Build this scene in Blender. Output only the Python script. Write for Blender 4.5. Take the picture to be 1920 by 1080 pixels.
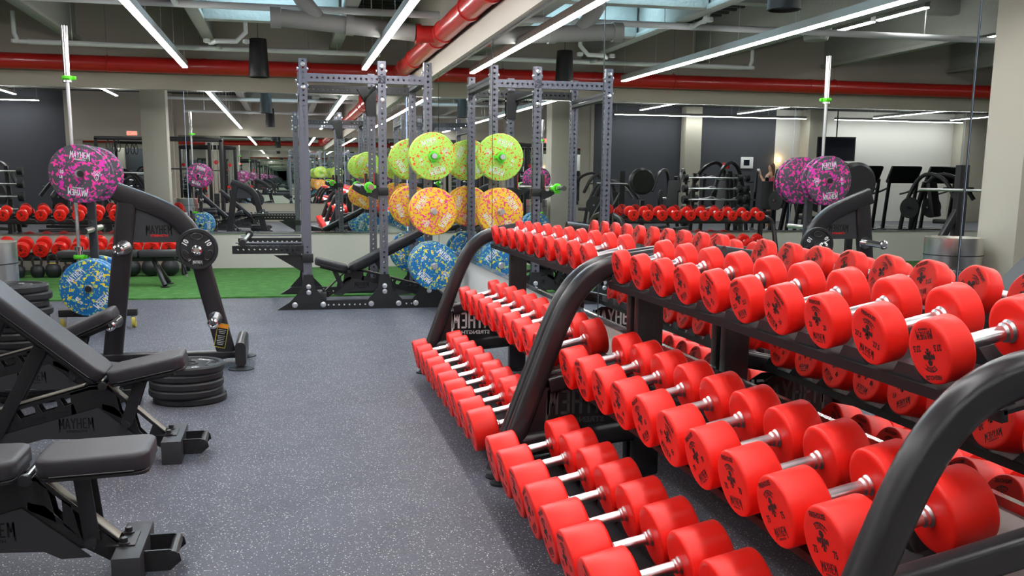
import bpy, bmesh, math, random
from mathutils import Vector, Matrix, Euler
random.seed(7)
PI = math.pi
for o in list(bpy.data.objects):
    bpy.data.objects.remove(o)
scene = bpy.context.scene
COL = scene.collection

# ------------------------------------------------------------------ camera
F_PX, YAW, PITCH, ROLL, CXP, CYP, CAM_H = 1830.5, .2219424, .1767296, .0090291, 952.36, 662.6, 1.27
cy_, sy_, cp_, sp_, cr_, sr_ = math.cos(YAW), math.sin(YAW), math.cos(PITCH), math.sin(PITCH), math.cos(ROLL), math.sin(ROLL)
Ry = Matrix(((cy_, 0, -sy_), (0, 1, 0), (sy_, 0, cy_)))
Rx = Matrix(((1, 0, 0), (0, cp_, -sp_), (0, sp_, cp_)))
Rz = Matrix(((cr_, -sr_, 0), (sr_, cr_, 0), (0, 0, 1)))
M = Rz @ Rx @ Ry                      # rows: camera right, down, forward in (x, down, depth)
def wrow(r): return Vector((r[0], r[2], -r[1]))
right, down, fwd = wrow(M[0]), wrow(M[1]), wrow(M[2])
cam_data = bpy.data.cameras.new('camera')
cam = bpy.data.objects.new('camera', cam_data)
COL.objects.link(cam)
mw = Matrix.Identity(4)
for i in range(3):
    mw[i][0], mw[i][1], mw[i][2] = right[i], -down[i], -fwd[i]
mw[2][3] = CAM_H
cam.matrix_world = mw
cam_data.sensor_fit = 'HORIZONTAL'
cam_data.sensor_width = 36.0
cam_data.lens = 36.0 * F_PX / 1920
cam_data.shift_x = (960 - CXP) / 1920
cam_data.shift_y = (CYP - 540) / 1920
cam_data.clip_start = .05
cam_data.clip_end = 200
scene.camera = cam

# ------------------------------------------------------------------ world, exposure
world = bpy.data.worlds.new('world')
scene.world = world
world.use_nodes = True
world.node_tree.nodes['Background'].inputs[0].default_value = (.55, .7, 1, 1)
world.node_tree.nodes['Background'].inputs[1].default_value = .3
vs = scene.view_settings
vs.view_transform = 'Standard'
vs.look = 'None'
vs.gamma = 1
vs.exposure = 1.75
try:
    scene.cycles.max_bounces = 16; scene.cycles.glossy_bounces = 12
except Exception: pass
try: vs.use_curve_mapping = False
except Exception: pass
STRIP = 17.0        # emission of the linear lamps

# ------------------------------------------------------------------ materials
def mat(name, col, rough=.5, metal=0, bump=0, bscale=200, spec=.5, coat=0, emit=None, es=0):
    m = bpy.data.materials.new(name); m.use_nodes = True
    nt = m.node_tree; b = nt.nodes['Principled BSDF']
    b.inputs['Base Color'].default_value = (*col, 1)
    b.inputs['Roughness'].default_value = rough
    b.inputs['Metallic'].default_value = metal
    b.inputs['Specular IOR Level'].default_value = spec
    b.inputs['Coat Weight'].default_value = coat
    if emit:
        b.inputs['Emission Color'].default_value = (*emit, 1)
        b.inputs['Emission Strength'].default_value = es
    if bump:
        tc = nt.nodes.new('ShaderNodeTexCoord')
        n = nt.nodes.new('ShaderNodeTexNoise'); n.inputs['Scale'].default_value = bscale; n.inputs['Detail'].default_value = 3
        bp = nt.nodes.new('ShaderNodeBump'); bp.inputs['Strength'].default_value = bump; bp.inputs['Distance'].default_value = .01
        nt.links.new(tc.outputs['Object'], n.inputs['Vector'])
        nt.links.new(n.outputs['Fac'], bp.inputs['Height'])
        nt.links.new(bp.outputs['Normal'], b.inputs['Normal'])
    return m
def node(nt, t, **k):
    n = nt.nodes.new(t)
    for a, v in k.items():
        if a in n.inputs: n.inputs[a].default_value = v
        else: setattr(n, a, v)
    return n
def ramp(nt, src, p0, p1):
    r = nt.nodes.new('ShaderNodeMapRange')
    r.inputs['From Min'].default_value = p0; r.inputs['From Max'].default_value = p1
    nt.links.new(src, r.inputs['Value']); return r.outputs['Result']
def mixc(nt, fac, a, b):
    m = nt.nodes.new('ShaderNodeMix'); m.data_type = 'RGBA'
    nt.links.new(fac, m.inputs[0])
    for s, v in ((6, a), (7, b)):
        if isinstance(v, tuple): m.inputs[s].default_value = (*v, 1)
        else: nt.links.new(v, m.inputs[s])
    return m.outputs[2]
def camo(name, base, c1, c2, s=38, t=.60):
    m = mat(name, base, .55)
    nt = m.node_tree; b = nt.nodes['Principled BSDF']
    tc = nt.nodes.new('ShaderNodeTexCoord')
    n1 = node(nt, 'ShaderNodeTexNoise', Scale=s, Detail=1.5, Distortion=.6)
    n2 = node(nt, 'ShaderNodeTexNoise', Scale=s * 1.15, Detail=1.5, Distortion=.6)
    mp = nt.nodes.new('ShaderNodeMapping'); mp.inputs['Location'].default_value = (5, 9, 3)
    nt.links.new(tc.outputs['Object'], n1.inputs['Vector'])
    nt.links.new(tc.outputs['Object'], mp.inputs['Vector']); nt.links.new(mp.outputs[0], n2.inputs['Vector'])
    c = mixc(nt, ramp(nt, n1.outputs['Fac'], t, t + .02), base, c1)
    c = mixc(nt, ramp(nt, n2.outputs['Fac'], t + .02, t + .04), c, c2)
    nt.links.new(c, b.inputs['Base Color'])
    return m
def emis(name, col, s):
    m = bpy.data.materials.new(name); m.use_nodes = True
    nt = m.node_tree; nt.nodes.clear()
    e = nt.nodes.new('ShaderNodeEmission'); o = nt.nodes.new('ShaderNodeOutputMaterial')
    e.inputs[0].default_value = (*col, 1); e.inputs[1].default_value = s
    nt.links.new(e.outputs[0], o.inputs[0]); return m

RED = mat('red_urethane', (.97, .020, .012), .40, spec=.38, bump=.02, bscale=300)
PRINT = mat('black_print', (.025, .01, .01), .6)
WPRINT = mat('white_print', (.85, .85, .86), .5)
GPRINT = mat('grey_print', (.004, .004, .005), .8)
CHROME = mat('chrome', (.86, .86, .88), .12, 1)
HANDLE = mat('satin_steel', (.74, .74, .77), .3, 1)
STEEL = mat('brushed_steel', (.72, .70, .66), .28, 1)
ZINC = mat('zinc_bolt', (.75, .77, .8), .3, 1)
BLACK = mat('black_powder_coat', (.012, .012, .014), .42, spec=.5, bump=.04, bscale=900)
BLACK2 = mat('satin_black_frame', (.020, .018, .021), .32, spec=.5)
TRAY = mat('matt_black_shelf', (.014, .013, .015), .62, spec=.3)
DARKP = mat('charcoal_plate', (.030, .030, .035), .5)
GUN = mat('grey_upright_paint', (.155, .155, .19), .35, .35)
VINYL = mat('black_vinyl', (.030, .028, .034), .48, bump=.08, bscale=700)
RUBBER = mat('black_rubber', (.014, .015, .018), .5)
TAN = mat('worn_metal_edge', (.28, .25, .21), .4, .4)
WALLP = mat('beige_wall_paint', (.43, .395, .335), .8, bump=.02, bscale=150)
WALLW = mat('white_wall_paint', (.66, .635, .60), .7)
WALLD = mat('dark_grey_wall_paint', (.052, .055, .068), .7)
CEIL = mat('ceiling_deck', (.07, .072, .068), .85)
SPRAY = mat('sprayed_insulation', (.27, .275, .25), .95, bump=1.0, bscale=18)
PIPEW = mat('white_pipe', (.62, .64, .64), .5)
DUCT = mat('grey_duct', (.27, .265, .25), .6)
PIPER = mat('red_pipe_paint', (.55, .022, .018), .3, coat=.3)
GREENC = mat('green_clamp', (.12, .75, .02), .4)
REDP = mat('red_accent', (.7, .02, .02), .4)
SPK = mat('speaker_black', (.012, .012, .013), .45)
YELLOW = mat('yellow_wheel', (.62, .5, .08), .5)
PINKM = camo('pink_fleck_rubber', (.075, .078, .09), (1, .05, .36), (.85, .03, .50), 30, .575)
BLUEM = camo('blue_fleck_rubber', (.0, .15, .42), (.85, .66, .02), (.30, .62, .25), 34, .59)
GREENM = camo('green_fleck_rubber', (.45, .80, .12), (.92, .09, .01), (.85, .30, .02), 40, .60)
ORANGEM = camo('orange_fleck_rubber', (.93, .58, .01), (.88, .05, .32), (.9, .10, .12), 38, .57)
LAMP = emis('lamp_diffuser', (1, .985, .97), STRIP)
COOL = emis('cool_fill_glow', (.50, .80, 1), 7)
BULB = emis('warm_bulb', (1, .6, .25), 10)
SCREEN = mat('screen_black', (.01, .012, .02), .15)
EXITM = emis('exit_sign_red', (1, .06, .04), 2.2)
SKIN = mat('skin', (.55, .30, .20), .55)
PINKC = mat('pink_top', (.75, .08, .16), .8)
HAIR = mat('brown_hair', (.12, .05, .02), .6)
ORANGE = mat('orange_label', (.9, .32, .02), .5)
LEAF = mat('leaf_green', (.08, .25, .05), .5)
MIRROR = bpy.data.materials.new('mirror_glass'); MIRROR.use_nodes = True
_b = MIRROR.node_tree.nodes['Principled BSDF']
_b.inputs['Base Color'].default_value = (.86, .90, .885, 1); _b.inputs['Metallic'].default_value = 1; _b.inputs['Roughness'].default_value = 0

def floor_mat():
    m = mat('speckled_rubber_floor', (.1, .1, .11), .55, spec=.32)
    nt = m.node_tree; b = nt.nodes['Principled BSDF']
    tc = nt.nodes.new('ShaderNodeTexCoord')
    v = node(nt, 'ShaderNodeTexVoronoi', Scale=85.0); n = node(nt, 'ShaderNodeTexNoise', Scale=300.0, Detail=0.0)
    v2 = node(nt, 'ShaderNodeTexVoronoi', Scale=150.0)
    big = node(nt, 'ShaderNodeTexNoise', Scale=2.2, Detail=7.0, Roughness=.68, Distortion=.4)
    fine = node(nt, 'ShaderNodeTexNoise', Scale=90.0, Detail=3.0)
    for x in (v, n, v2, big, fine): nt.links.new(tc.outputs['Object'], x.inputs['Vector'])
    base = mixc(nt, ramp(nt, big.outputs['Fac'], .3, .72), (.034, .035, .048), (.096, .098, .126))
    base = mixc(nt, ramp(nt, fine.outputs['Fac'], .35, .7), base, (.105, .107, .134))
    mm = nt.nodes.new('ShaderNodeMath'); mm.operation = 'MULTIPLY_ADD'; mm.inputs[1].default_value = .35
    nt.links.new(n.outputs['Fac'], mm.inputs[0]); nt.links.new(v.outputs['Distance'], mm.inputs[2])
    c = mixc(nt, ramp(nt, mm.outputs[0], .355, .325), base, (.80, .80, .78))
    c = mixc(nt, ramp(nt, v2.outputs['Distance'], .20, .15), c, (.26, .26, .29))
    nt.links.new(c, b.inputs['Base Color'])
    bp = nt.nodes.new('ShaderNodeBump'); bp.inputs['Strength'].default_value = .25; bp.inputs['Distance'].default_value = .004
    nt.links.new(fine.outputs['Fac'], bp.inputs['Height']); nt.links.new(bp.outputs['Normal'], b.inputs['Normal'])
    return m
FLOOR = floor_mat()
def turf_mat():
    m = mat('green_turf', (.05, .2, .03), .8)
    nt = m.node_tree; b = nt.nodes['Principled BSDF']
    tc = nt.nodes.new('ShaderNodeTexCoord')
    a = node(nt, 'ShaderNodeTexNoise', Scale=220.0, Detail=2.0); c = node(nt, 'ShaderNodeTexNoise', Scale=9.0, Detail=4.0)
    for x in (a, c): nt.links.new(tc.outputs['Object'], x.inputs['Vector'])
    col = mixc(nt, ramp(nt, a.outputs['Fac'], .35, .65), (.035, .17, .03), (.11, .36, .06))
    col = mixc(nt, ramp(nt, c.outputs['Fac'], .4, .8), col, (.14, .40, .09))
    nt.links.new(col, b.inputs['Base Color'])
    bp = nt.nodes.new('ShaderNodeBump'); bp.inputs['Strength'].default_value = .9; bp.inputs['Distance'].default_value = .02
    nt.links.new(a.outputs['Fac'], bp.inputs['Height']); nt.links.new(bp.outputs['Normal'], b.inputs['Normal'])
    return m
TURF = turf_mat()

# ------------------------------------------------------------------ mesh helpers
class MB:
    """collects shapes into one mesh"""
    def __init__(s): s.v = []; s.f = []
    def add(s, vs_, fs, m=None):
        n = len(s.v)
        s.v += [tuple(m @ Vector(p)) if m is not None else tuple(p) for p in vs_]
        s.f += [tuple(i + n for i in f) for f in fs]; return s
    def box(s, c, d, rot=None, bev=0):
        """box with optional chamfered vertical-ish edges (chamfer on all edges via octant points)"""
        hx, hy, hz = d[0] / 2, d[1] / 2, d[2] / 2
        m = Matrix.Translation(c)
        if rot: m = m @ Euler(rot).to_matrix().to_4x4()
        if not bev:
            vv = [(x * hx, y * hy, z * hz) for x in (-1, 1) for y in (-1, 1) for z in (-1, 1)]
            ff = [(0, 1, 3, 2), (4, 6, 7, 5), (0, 4, 5, 1), (2, 3, 7, 6), (0, 2, 6, 4), (1, 5, 7, 3)]
            return s.add(vv, ff, m)
        b = min(bev, hx * .98, hy * .98, hz * .98)
        bm = bmesh.new()
        bmesh.ops.create_cube(bm, size=1)
        for q in bm.verts: q.co = Vector((q.co.x * d[0], q.co.y * d[1], q.co.z * d[2]))
        bmesh.ops.bevel(bm, geom=list(bm.edges), offset=b, segments=2, profile=.6, affect='EDGES')
        bm.verts.index_update()
        s.add([q.co.copy() for q in bm.verts], [[q.index for q in f.verts] for f in bm.faces], m)
        bm.free(); return s
    def sweep(s, path, sec, up=(0, 1, 0), closed_caps=True, scales=None):
        """sweep closed 2-D section (a along 'up', b along side) down a polyline"""
        P = [Vector(p) for p in path]; n = len(P); k = len(sec); base = len(s.v)
        up = Vector(up).normalized()
        for i in range(n):
            t0 = (P[i] - P[i - 1]).normalized() if i else (P[1] - P[0]).normalized()
            t1 = (P[i + 1] - P[i]).normalized() if i < n - 1 else t0
            t = (t0 + t1).normalized(); c = max(.35, t.dot(t1))
            side = t.cross(up)
            if side.length < 1e-5: side = t.cross(Vector((1, 0, 0)) if abs(t.x) < .9 else Vector((0, 0, 1)))
            side.normalize(); u = side.cross(t).normalized()
            sc = scales[i] if scales else 1
            for a, b in sec: s.v.append(tuple(P[i] + u * a * sc + side * (b * sc / c)))
        for i in range(n - 1):
            for j in range(k):
                a = base + i * k + j; b = base + i * k + (j + 1) % k
                s.f.append((a, b, b + k, a + k))
        if closed_caps:
            s.f.append(tuple(base + j for j in reversed(range(k))))
            s.f.append(tuple(base + (n - 1) * k + j for j in range(k)))
        return s
    def cyl(s, p0, p1, r, r2=None, n=16):
        sec = [(math.cos(2 * PI * j / n) * r, math.sin(2 * PI * j / n) * r) for j in range(n)]
        d = Vector(p1) - Vector(p0)
        up = (0, 0, 1) if abs(d.normalized().z) < .9 else (0, 1, 0)
        return s.sweep([p0, p1], sec, up, scales=[1, (r2 / r if r2 else 1)])
    def tube(s, path, r, n=12, up=(0, 1, 0)):
        return s.sweep(path, [(math.cos(2 * PI * j / n) * r, math.sin(2 * PI * j / n) * r) for j in range(n)], up)
    def lathe(s, prof, m=None, n=32):
        """profile of (r, h) round local Z"""
        base = []; F = []
        for r, h in prof:
            for j in range(n):
                a = 2 * PI * j / n; base.append((r * math.cos(a), r * math.sin(a), h))
        for i in range(len(prof) - 1):
            for j in range(n):
                a = i * n + j; b = i * n + (j + 1) % n
                F.append((a, b, b + n, a + n))
        if prof[0][0] > 1e-6: F.append(tuple(reversed(range(n))))
        if prof[-1][0] > 1e-6: F.append(tuple((len(prof) - 1) * n + j for j in range(n)))
        return s.add(base, F, m)
    def prism(s, poly, y0, y1, m=None):
        """polygon in XZ extruded in Y"""
        n = len(poly)
        vv = [(x, y0, z) for x, z in poly] + [(x, y1, z) for x, z in poly]
        ff = [tuple(range(n)), tuple(reversed(range(n, 2 * n)))] + [(i, i + n, (i + 1) % n + n, (i + 1) % n) for i in range(n)]
        return s.add(vv, ff, m)
    def mesh(s, name, m, ang=35):
        me = bpy.data.meshes.new(name)
        me.from_pydata(s.v, [], s.f); me.update()
        bm = bmesh.new(); bm.from_mesh(me)
        bmesh.ops.remove_doubles(bm, verts=bm.verts, dist=1e-6)
        bmesh.ops.recalc_face_normals(bm, faces=bm.faces); bm.to_mesh(me); bm.free()
        for p in me.polygons: p.use_smooth = True
        me.set_sharp_from_angle(angle=math.radians(ang))
        me.materials.append(m); return me
    def build(s, name, m, parent=None, ang=35):
        return link(name, s.mesh(name, m, ang), parent)
    def build_each(s, name, m, parent=None, ang=35):
        """every separate piece becomes a part of its own"""
        par = list(range(len(s.v)))
        def fd(a):
            while par[a] != a: par[a] = par[par[a]]; a = par[a]
            return a
        for f in s.f:
            for q in f[1:]: par[fd(q)] = fd(f[0])
        groups = {}
        for f in s.f: groups.setdefault(fd(f[0]), []).append(f)
        out = []
        for fs in groups.values():
            ids = sorted({i for f in fs for i in f}); mp = {j: k for k, j in enumerate(ids)}
            q = MB(); q.v = [s.v[i] for i in ids]; q.f = [tuple(mp[i] for i in f) for f in fs]
            out.append(q.build(name, m, parent, ang))
        return out
def link(name, me, parent=None, matrix=None):
    o = bpy.data.objects.new(name, me); COL.objects.link(o)
    if parent: o.parent = parent
    if matrix is not None: o.matrix_local = matrix
    return o
def tag(o, label=None, cat=None, group=None, kind=None):
    if label: o['label'] = label
    if cat: o['category'] = cat
    if group: o['group'] = group
    if kind: o['kind'] = kind
    return o
def thing(name, label, cat, loc=(0, 0, 0), rz=0, group=None):
    o = bpy.data.objects.new(name, None); COL.objects.link(o)
    o.empty_display_size = .1
    o.location = loc; o.rotation_euler = (0, 0, rz)
    return tag(o, label, cat, group)
def copy_tree(o, parent=None):
    c = o.copy(); COL.objects.link(c); c.parent = parent
    for ch in [q for q in COL.objects if q.parent == o]: copy_tree(ch, c)
    return c
def dup(o, loc, rz, label, group=None):
    c = copy_tree(o); c.location = loc; c.rotation_euler = (0, 0, rz); c['label'] = label
    if group: c['group'] = group
    return c
def struct(name, mb, m, parent=None):
    o = mb.build(name, m, parent)
    if not parent: o['kind'] = 'structure'
    return o
def rrect(w, h, r, n=4):
    """rounded rectangle section (a = w direction, b = h direction)"""
    out = []
    for cx, cy, a0 in ((w / 2 - r, h / 2 - r, 0), (-w / 2 + r, h / 2 - r, 90), (-w / 2 + r, -h / 2 + r, 180), (w / 2 - r, -h / 2 + r, 270)):
        for j in range(n + 1):
            a = math.radians(a0 + 90 * j / n); out.append((cx + r * math.cos(a), cy + r * math.sin(a)))
    return out
def arc(c, r, a0, a1, n=8, y=0):
    return [(c[0] + r * math.cos(math.radians(a0 + (a1 - a0) * i / n)), y, c[1] + r * math.sin(math.radians(a0 + (a1 - a0) * i / n))) for i in range(n + 1)]
def smooth(pts, it=2):
    P = [Vector(p) for p in pts]
    for _ in range(it):
        Q = [P[0]]
        for a, b in zip(P, P[1:]): Q += [a * .75 + b * .25, a * .25 + b * .75]
        Q.append(P[-1]); P = Q
    return P

# ------------------------------------------------------------------ lettering (flat shapes in XY)
_tc = {}
def text_shape(t):
    if t not in _tc:
        c = bpy.data.curves.new('t', 'FONT'); c.body = t; c.align_x = 'CENTER'; c.align_y = 'CENTER'
        c.offset = .034; c.resolution_u = 2
        o = bpy.data.objects.new('t', c); COL.objects.link(o)
        me = bpy.data.meshes.new_from_object(o)
        _tc[t] = ([tuple(v.co) for v in me.vertices], [tuple(p.vertices) for p in me.polygons])
        bpy.data.objects.remove(o)
    return _tc[t]
def stroke(mb, pts, w, m):
    for (x0, y0), (x1, y1) in zip(pts, pts[1:]):
        d = Vector((x1 - x0, y1 - y0)); L = d.length or 1; nx, ny = -d.y / L * w / 2, d.x / L * w / 2
        mb.add([(x0 - nx, y0 - ny, 0), (x1 - nx, y1 - ny, 0), (x1 + nx, y1 + ny, 0), (x0 + nx, y0 + ny, 0)], [(0, 1, 2, 3)], m)
def mayhem(mb, w, m, sub='STRENGTH', cx=0, cy=0, ang=0):
    """the condensed word with long outer legs, w wide, and the small word under it"""
    T = m @ Matrix.Translation((cx, cy, 0)) @ Matrix.Rotation(ang, 4, 'Z') @ Matrix.Scale(w / 6.2, 4)
    L = {'M': [[(.12, 0), (.12, 2)], [(.12, 2), (.42, .7), (.72, 2)], [(.72, 2), (.72, 0)]],
         'A': [[(.1, 0), (.42, 2), (.74, 0)], [(.2, .6), (.64, .6)]],
         'Y': [[(.1, 2), (.42, 1), (.74, 2)], [(.42, 1), (.42, 0)]],
         'H': [[(.14, 0), (.14, 2)], [(.7, 0), (.7, 2)], [(.14, 1), (.7, 1)]],
         'E': [[(.7, 1.88), (.16, 1.88), (.16, .12), (.7, .12)], [(.16, 1), (.6, 1)]]}
    x = -3.0
    for i, ch in enumerate('MAYHEM'):
        for s_ in L[ch]: stroke(mb, [(x + a * 1.12, b - .6) for a, b in s_], .24, T)
        if i == 0: stroke(mb, [(x + .13, 1.3), (x + .02, -1.15)], .24, T)
        if i == 5: stroke(mb, [(x + .8, 1.3), (x + .95, -1.15)], .24, T)
        x += 1.0
    if sub:
        v, f = text_shape(sub)
        mb.add(v, f, T @ Matrix.Translation((0, -1.12, 0)) @ Matrix.Diagonal((.72, .62, 1, 1)))
def word(mb, t, h, m, cx=0, cy=0, sx=.8, ang=0):
    v, f = text_shape(t)
    mb.add(v, f, m @ Matrix.Translation((cx, cy, 0)) @ Matrix.Rotation(ang, 4, 'Z') @ Matrix.Diagonal((h * sx * 1.35, h * 1.35, 1, 1)))
def emblem(mb, r, m, cx=0, cy=0):
    """helmeted head over crossed tools, as an abstract badge"""
    T = m @ Matrix.Translation((cx, cy, 0)) @ Matrix.Scale(r, 4)
    mb.add([(x, y, 0) for x, y in ((-.42, .45), (-.30, .85), (0, 1.0), (.30, .85), (.42, .45), (.22, .40), (.20, .05), (0, -.06), (-.20, .05), (-.22, .40))], [tuple(range(10))], T)
    mb.add([(.30 * math.cos(a * PI / 6), -.28 + .30 * math.sin(a * PI / 6), 0) for a in range(12)], [tuple(range(12))], T)
    for s1 in (-1, 1):
        P = [(.15, .14), (.50, .32), (.62, .12), (.86, .30), (1.05, .0), (.92, -.42), (.74, -.20), (.55, -.38), (.34, -.22)]
        mb.add([(s1 * x, y, 0) for x, y in P], [tuple(range(9))], T)
        mb.add([(s1 * x, y, 0) for x, y in ((.04, -.15), (.30, -.30), (.52, -.62), (.40, -.78), (.18, -.55), (.04, -.45))], [tuple(range(6))], T)
        mb.add([(s1 * x, y, 0) for x, y in ((.0, -.52), (.14, -.62), (.26, -.98), (.0, -1.02))], [tuple(range(4))], T)
def face_m(px, facing):
    """maps text XY to a YZ face at x = px looking towards -x (facing=-1) or +x"""
    return Matrix(((0, 0, facing, px), (facing, 0, 0, 0), (0, 1, 0, 0), (0, 0, 0, 1)))

# ------------------------------------------------------------------ room
XM, YB, ZC = 1.70, 14.10, 3.55
XL, YR = -19.5, -1.15
MB0, MT0 = .52, 2.395
struct('floor', MB().box(((XM + XL) / 2, (YB + YR) / 2, -.05), (XM - XL + .6, YB - YR + .6, .1)), FLOOR)
tf = MB().box((-8.9, 12.38, .008), (21.1, 3.42, .016)).build('turf_strip', TURF)
tag(tf, kind='structure')
struct('ceiling', MB().box(((XM + XL) / 2, (YB + YR) / 2, ZC + .05), (XM - XL + .6, YB - YR + .6, .1)), CEIL)
# ribs of the metal deck
mbr = MB()
for i in range(64): mbr.box((-8.9, -1 + i * .24, ZC - .02), (23.4, .07, .04))
struct('trim_1', mbr, CEIL)
W = MB(); W.box((XM + .06, (YB + YR) / 2, MB0 / 2), (.12, YB - YR, MB0)); struct('wall_right', W, WALLW)
W = MB(); W.box((XM + .06, (YB + YR) / 2, (ZC + MT0) / 2), (.12, YB - YR, ZC - MT0)); struct('wall_right_upper', W, WALLP)
W = MB(); W.box(((XM + XL) / 2, YB + .06, MB0 / 2), (XM - XL, .12, MB0)); struct('wall_back', W, WALLW)
W = MB(); W.box(((XM + XL) / 2, YB + .06, (ZC + MT0) / 2), (XM - XL, .12, ZC - MT0)); struct('wall_back_upper', W, WALLP)
W = MB(); W.box((XL - .06, (YB + YR) / 2, ZC / 2), (.12, YB - YR, ZC)); struct('wall_left', W, WALLW)
# wall behind the camera: right part with mirror, then plain beige, dark and white parts
W = MB(); W.box((-.65, YR - .06, MB0 / 2), (4.9, .12, MB0)); W.box((-.65, YR - .06, (ZC + MT0) / 2), (4.9, .12, ZC - MT0)); struct('wall_rear', W, WALLP)
W = MB(); W.box((-4.4, YR + .2, (ZC + 2.2) / 2), (2.7, .3, ZC - 2.2)); W.box((-4.4, YR + .2, .26), (2.7, .3, .52)); struct('wall_rear_beige', W, WALLP)
W = MB(); W.box((-8.8, YR - .06, ZC / 2), (6.3, .12, ZC)); struct('wall_rear_dark', W, WALLD)
W = MB(); W.box((-15.75, YR - .06, ZC / 2), (7.6, .12, ZC)); struct('wall_rear_white', W, WALLW)

W = MB(); W.box((-3.06, YR + .12, ZC / 2), (.1, .5, ZC)); W.box((-5.72, YR + .12, ZC / 2), (.1, .5, ZC)); struct('wall_rear_return', W, WALLP)
# mirrors: panes of glass side by side
def pane_x(y0, y1):
    return MB().box((XM - .008, (y0 + y1) / 2, (MB0 + MT0) / 2), (.012, y1 - y0 - .004, MT0 - MB0))
mseams = [-1.1, 2.205, 5.19, 8.13, 11.1, 14.08]
for i, (a, b) in enumerate(zip(mseams, mseams[1:])):
    o = pane_x(a, b).build('mirror_panel', MIRROR)
    tag(o, 'tall mirror panel on the right wall, %s' % ('nearest the camera', 'second from the camera', 'third from the camera', 'fourth from the camera', 'farthest, in the corner')[i], 'mirror')
bs = [XM - .02, -1.3, -4.3, -7.3, -10.3, -13.3, -19.4]
for i, (a, b) in enumerate(zip(bs, bs[1:])):
    o = MB().box(((a + b) / 2, YB - .008, (MB0 + MT0) / 2), (a - b - .004, .012, MT0 - MB0)).build('mirror_panel', MIRROR)
    tag(o, 'mirror panel on the back wall, %s' % ('at the right corner behind the power rack', 'behind the pink bumper plates', 'left of the back dumbbell rack', 'fourth from the right corner', 'fifth from the right corner', 'leftmost')[i], 'mirror')
o = MB().box((-.62, YR + .008, (MB0 + MT0) / 2), (4.6, .012, MT0 - MB0)).build('mirror_panel', MIRROR)
tag(o, 'wide wall mirror behind the camera, facing the back wall', 'mirror')
o = MB().box((-4.3, YR + .358, (MB0 + 2.2) / 2), (2.1, .012, 2.2 - MB0)).build('mirror_panel', MIRROR)
tag(o, 'mirror in the beige wall behind the camera', 'mirror')
# mirror edge channels
T = MB(); T.box((XM - .012, (YB + YR) / 2, MB0 - .012), (.026, YB - YR - .05, .024)); T.box((XM - .010, (YB + YR) / 2, MT0 + .006), (.022, YB - YR - .05, .016)); struct('trim_2', T, CHROME)
T = MB(); T.box(((XM + XL) / 2, YB - .012, MB0 - .012), (XM - XL - .05, .026, .024)); T.box(((XM + XL) / 2, YB - .010, MT0 + .006), (XM - XL - .05, .022, .016)); struct('trim_3', T, CHROME)
T = MB()
for y in mseams[1:-1]: T.box((XM - .0155, y, (MB0 + MT0) / 2), (.002, .003, MT0 - MB0))
struct('trim_4', T, SPK)
# soffit ledges in wall paint above the mirrors
T = MB(); T.box((XM - .03, (YB + YR) / 2, 2.50), (.06, YB - YR - .05, .2)); struct('wall_right_soffit', T, WALLP)
T = MB(); T.box(((XM + XL) / 2, YB - .03, 2.50), (XM - XL - .05, .06, .2)); struct('wall_back_soffit', T, WALLP)
T = MB(); T.box((-.65, YR + .03, 2.52), (4.6, .06, .24)); struct('wall_rear_soffit', T, WALLP)

# columns
def column(x0, x1, y0, y1, label, m=WALLP):
    o = MB().box(((x0 + x1) / 2, (y0 + y1) / 2, ZC / 2), (x1 - x0, y1 - y0, ZC), bev=.008).build('structural_column', m)
    o['kind'] = 'structure'
column(-2.77, -2.29, 6.75, 7.2, '')
column(-9.25, -8.72, YR + .02, YR + .4, '')
column(-13.4, -12.8, YR + .02, YR + .6, '')
column(-19.3, -18.4, YR + .02, YR + .5, '')
W = MB(); W.box((-3.0, YR - .02, ZC / 2), (.18, .1, ZC)); W.box((-5.55, YR + .2, 1.36), (.4, .3, 1.7)); W.box((-3.15, YR + .2, 1.36), (.2, .3, 1.7)); W.box((1.74, YR - .02, 1.5), (.1, .1, 3)); struct('wall_rear_piers', W, WALLP)

# ------------------------------------------------------------------ ceiling services
def beam(name, c, d, m=SPRAY):
    o = MB().box(c, d, bev=.03).build(name, m); o['kind'] = 'structure'; return o
for x in (.70, -.90, -2.6, -4.7, -6.9, -9.2, -12.0):
    y_, l_ = (6.45, 15.1) if x > -1 else (10.4, 7.2)
    b_ = MB(); b_.box((x, y_, 3.28), (.05, l_, .56)); b_.box((x, y_, 3.0), (.15, l_, .06), bev=.02); b_.build('ceiling_beam', SPRAY)['kind'] = 'structure'
for y in (11.8, 9.7, 7.6, 4.0):
    beam('ceiling_cross_beam', (-.1, y, 3.16), (1.5, .16, .36))
for y in (2.5, 6.9, 11.0):
    beam('ceiling_cross_beam', (-7.9, y, 3.42), (13.0, .2, .26))
b_ = MB(); b_.lathe([(.55, ZC), (.42, 3.4), (.2, 3.15), (.14, 2.97)], Matrix.Translation((-3.0, 11.3, 0)), 16); b_.build('ceiling_beam', SPRAY)['kind'] = 'structure'

def hangers(mb, pts, r=.004):
    for p in pts: mb.cyl((p[0], p[1], p[2]), (p[0], p[1], ZC), r, n=6)
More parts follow.
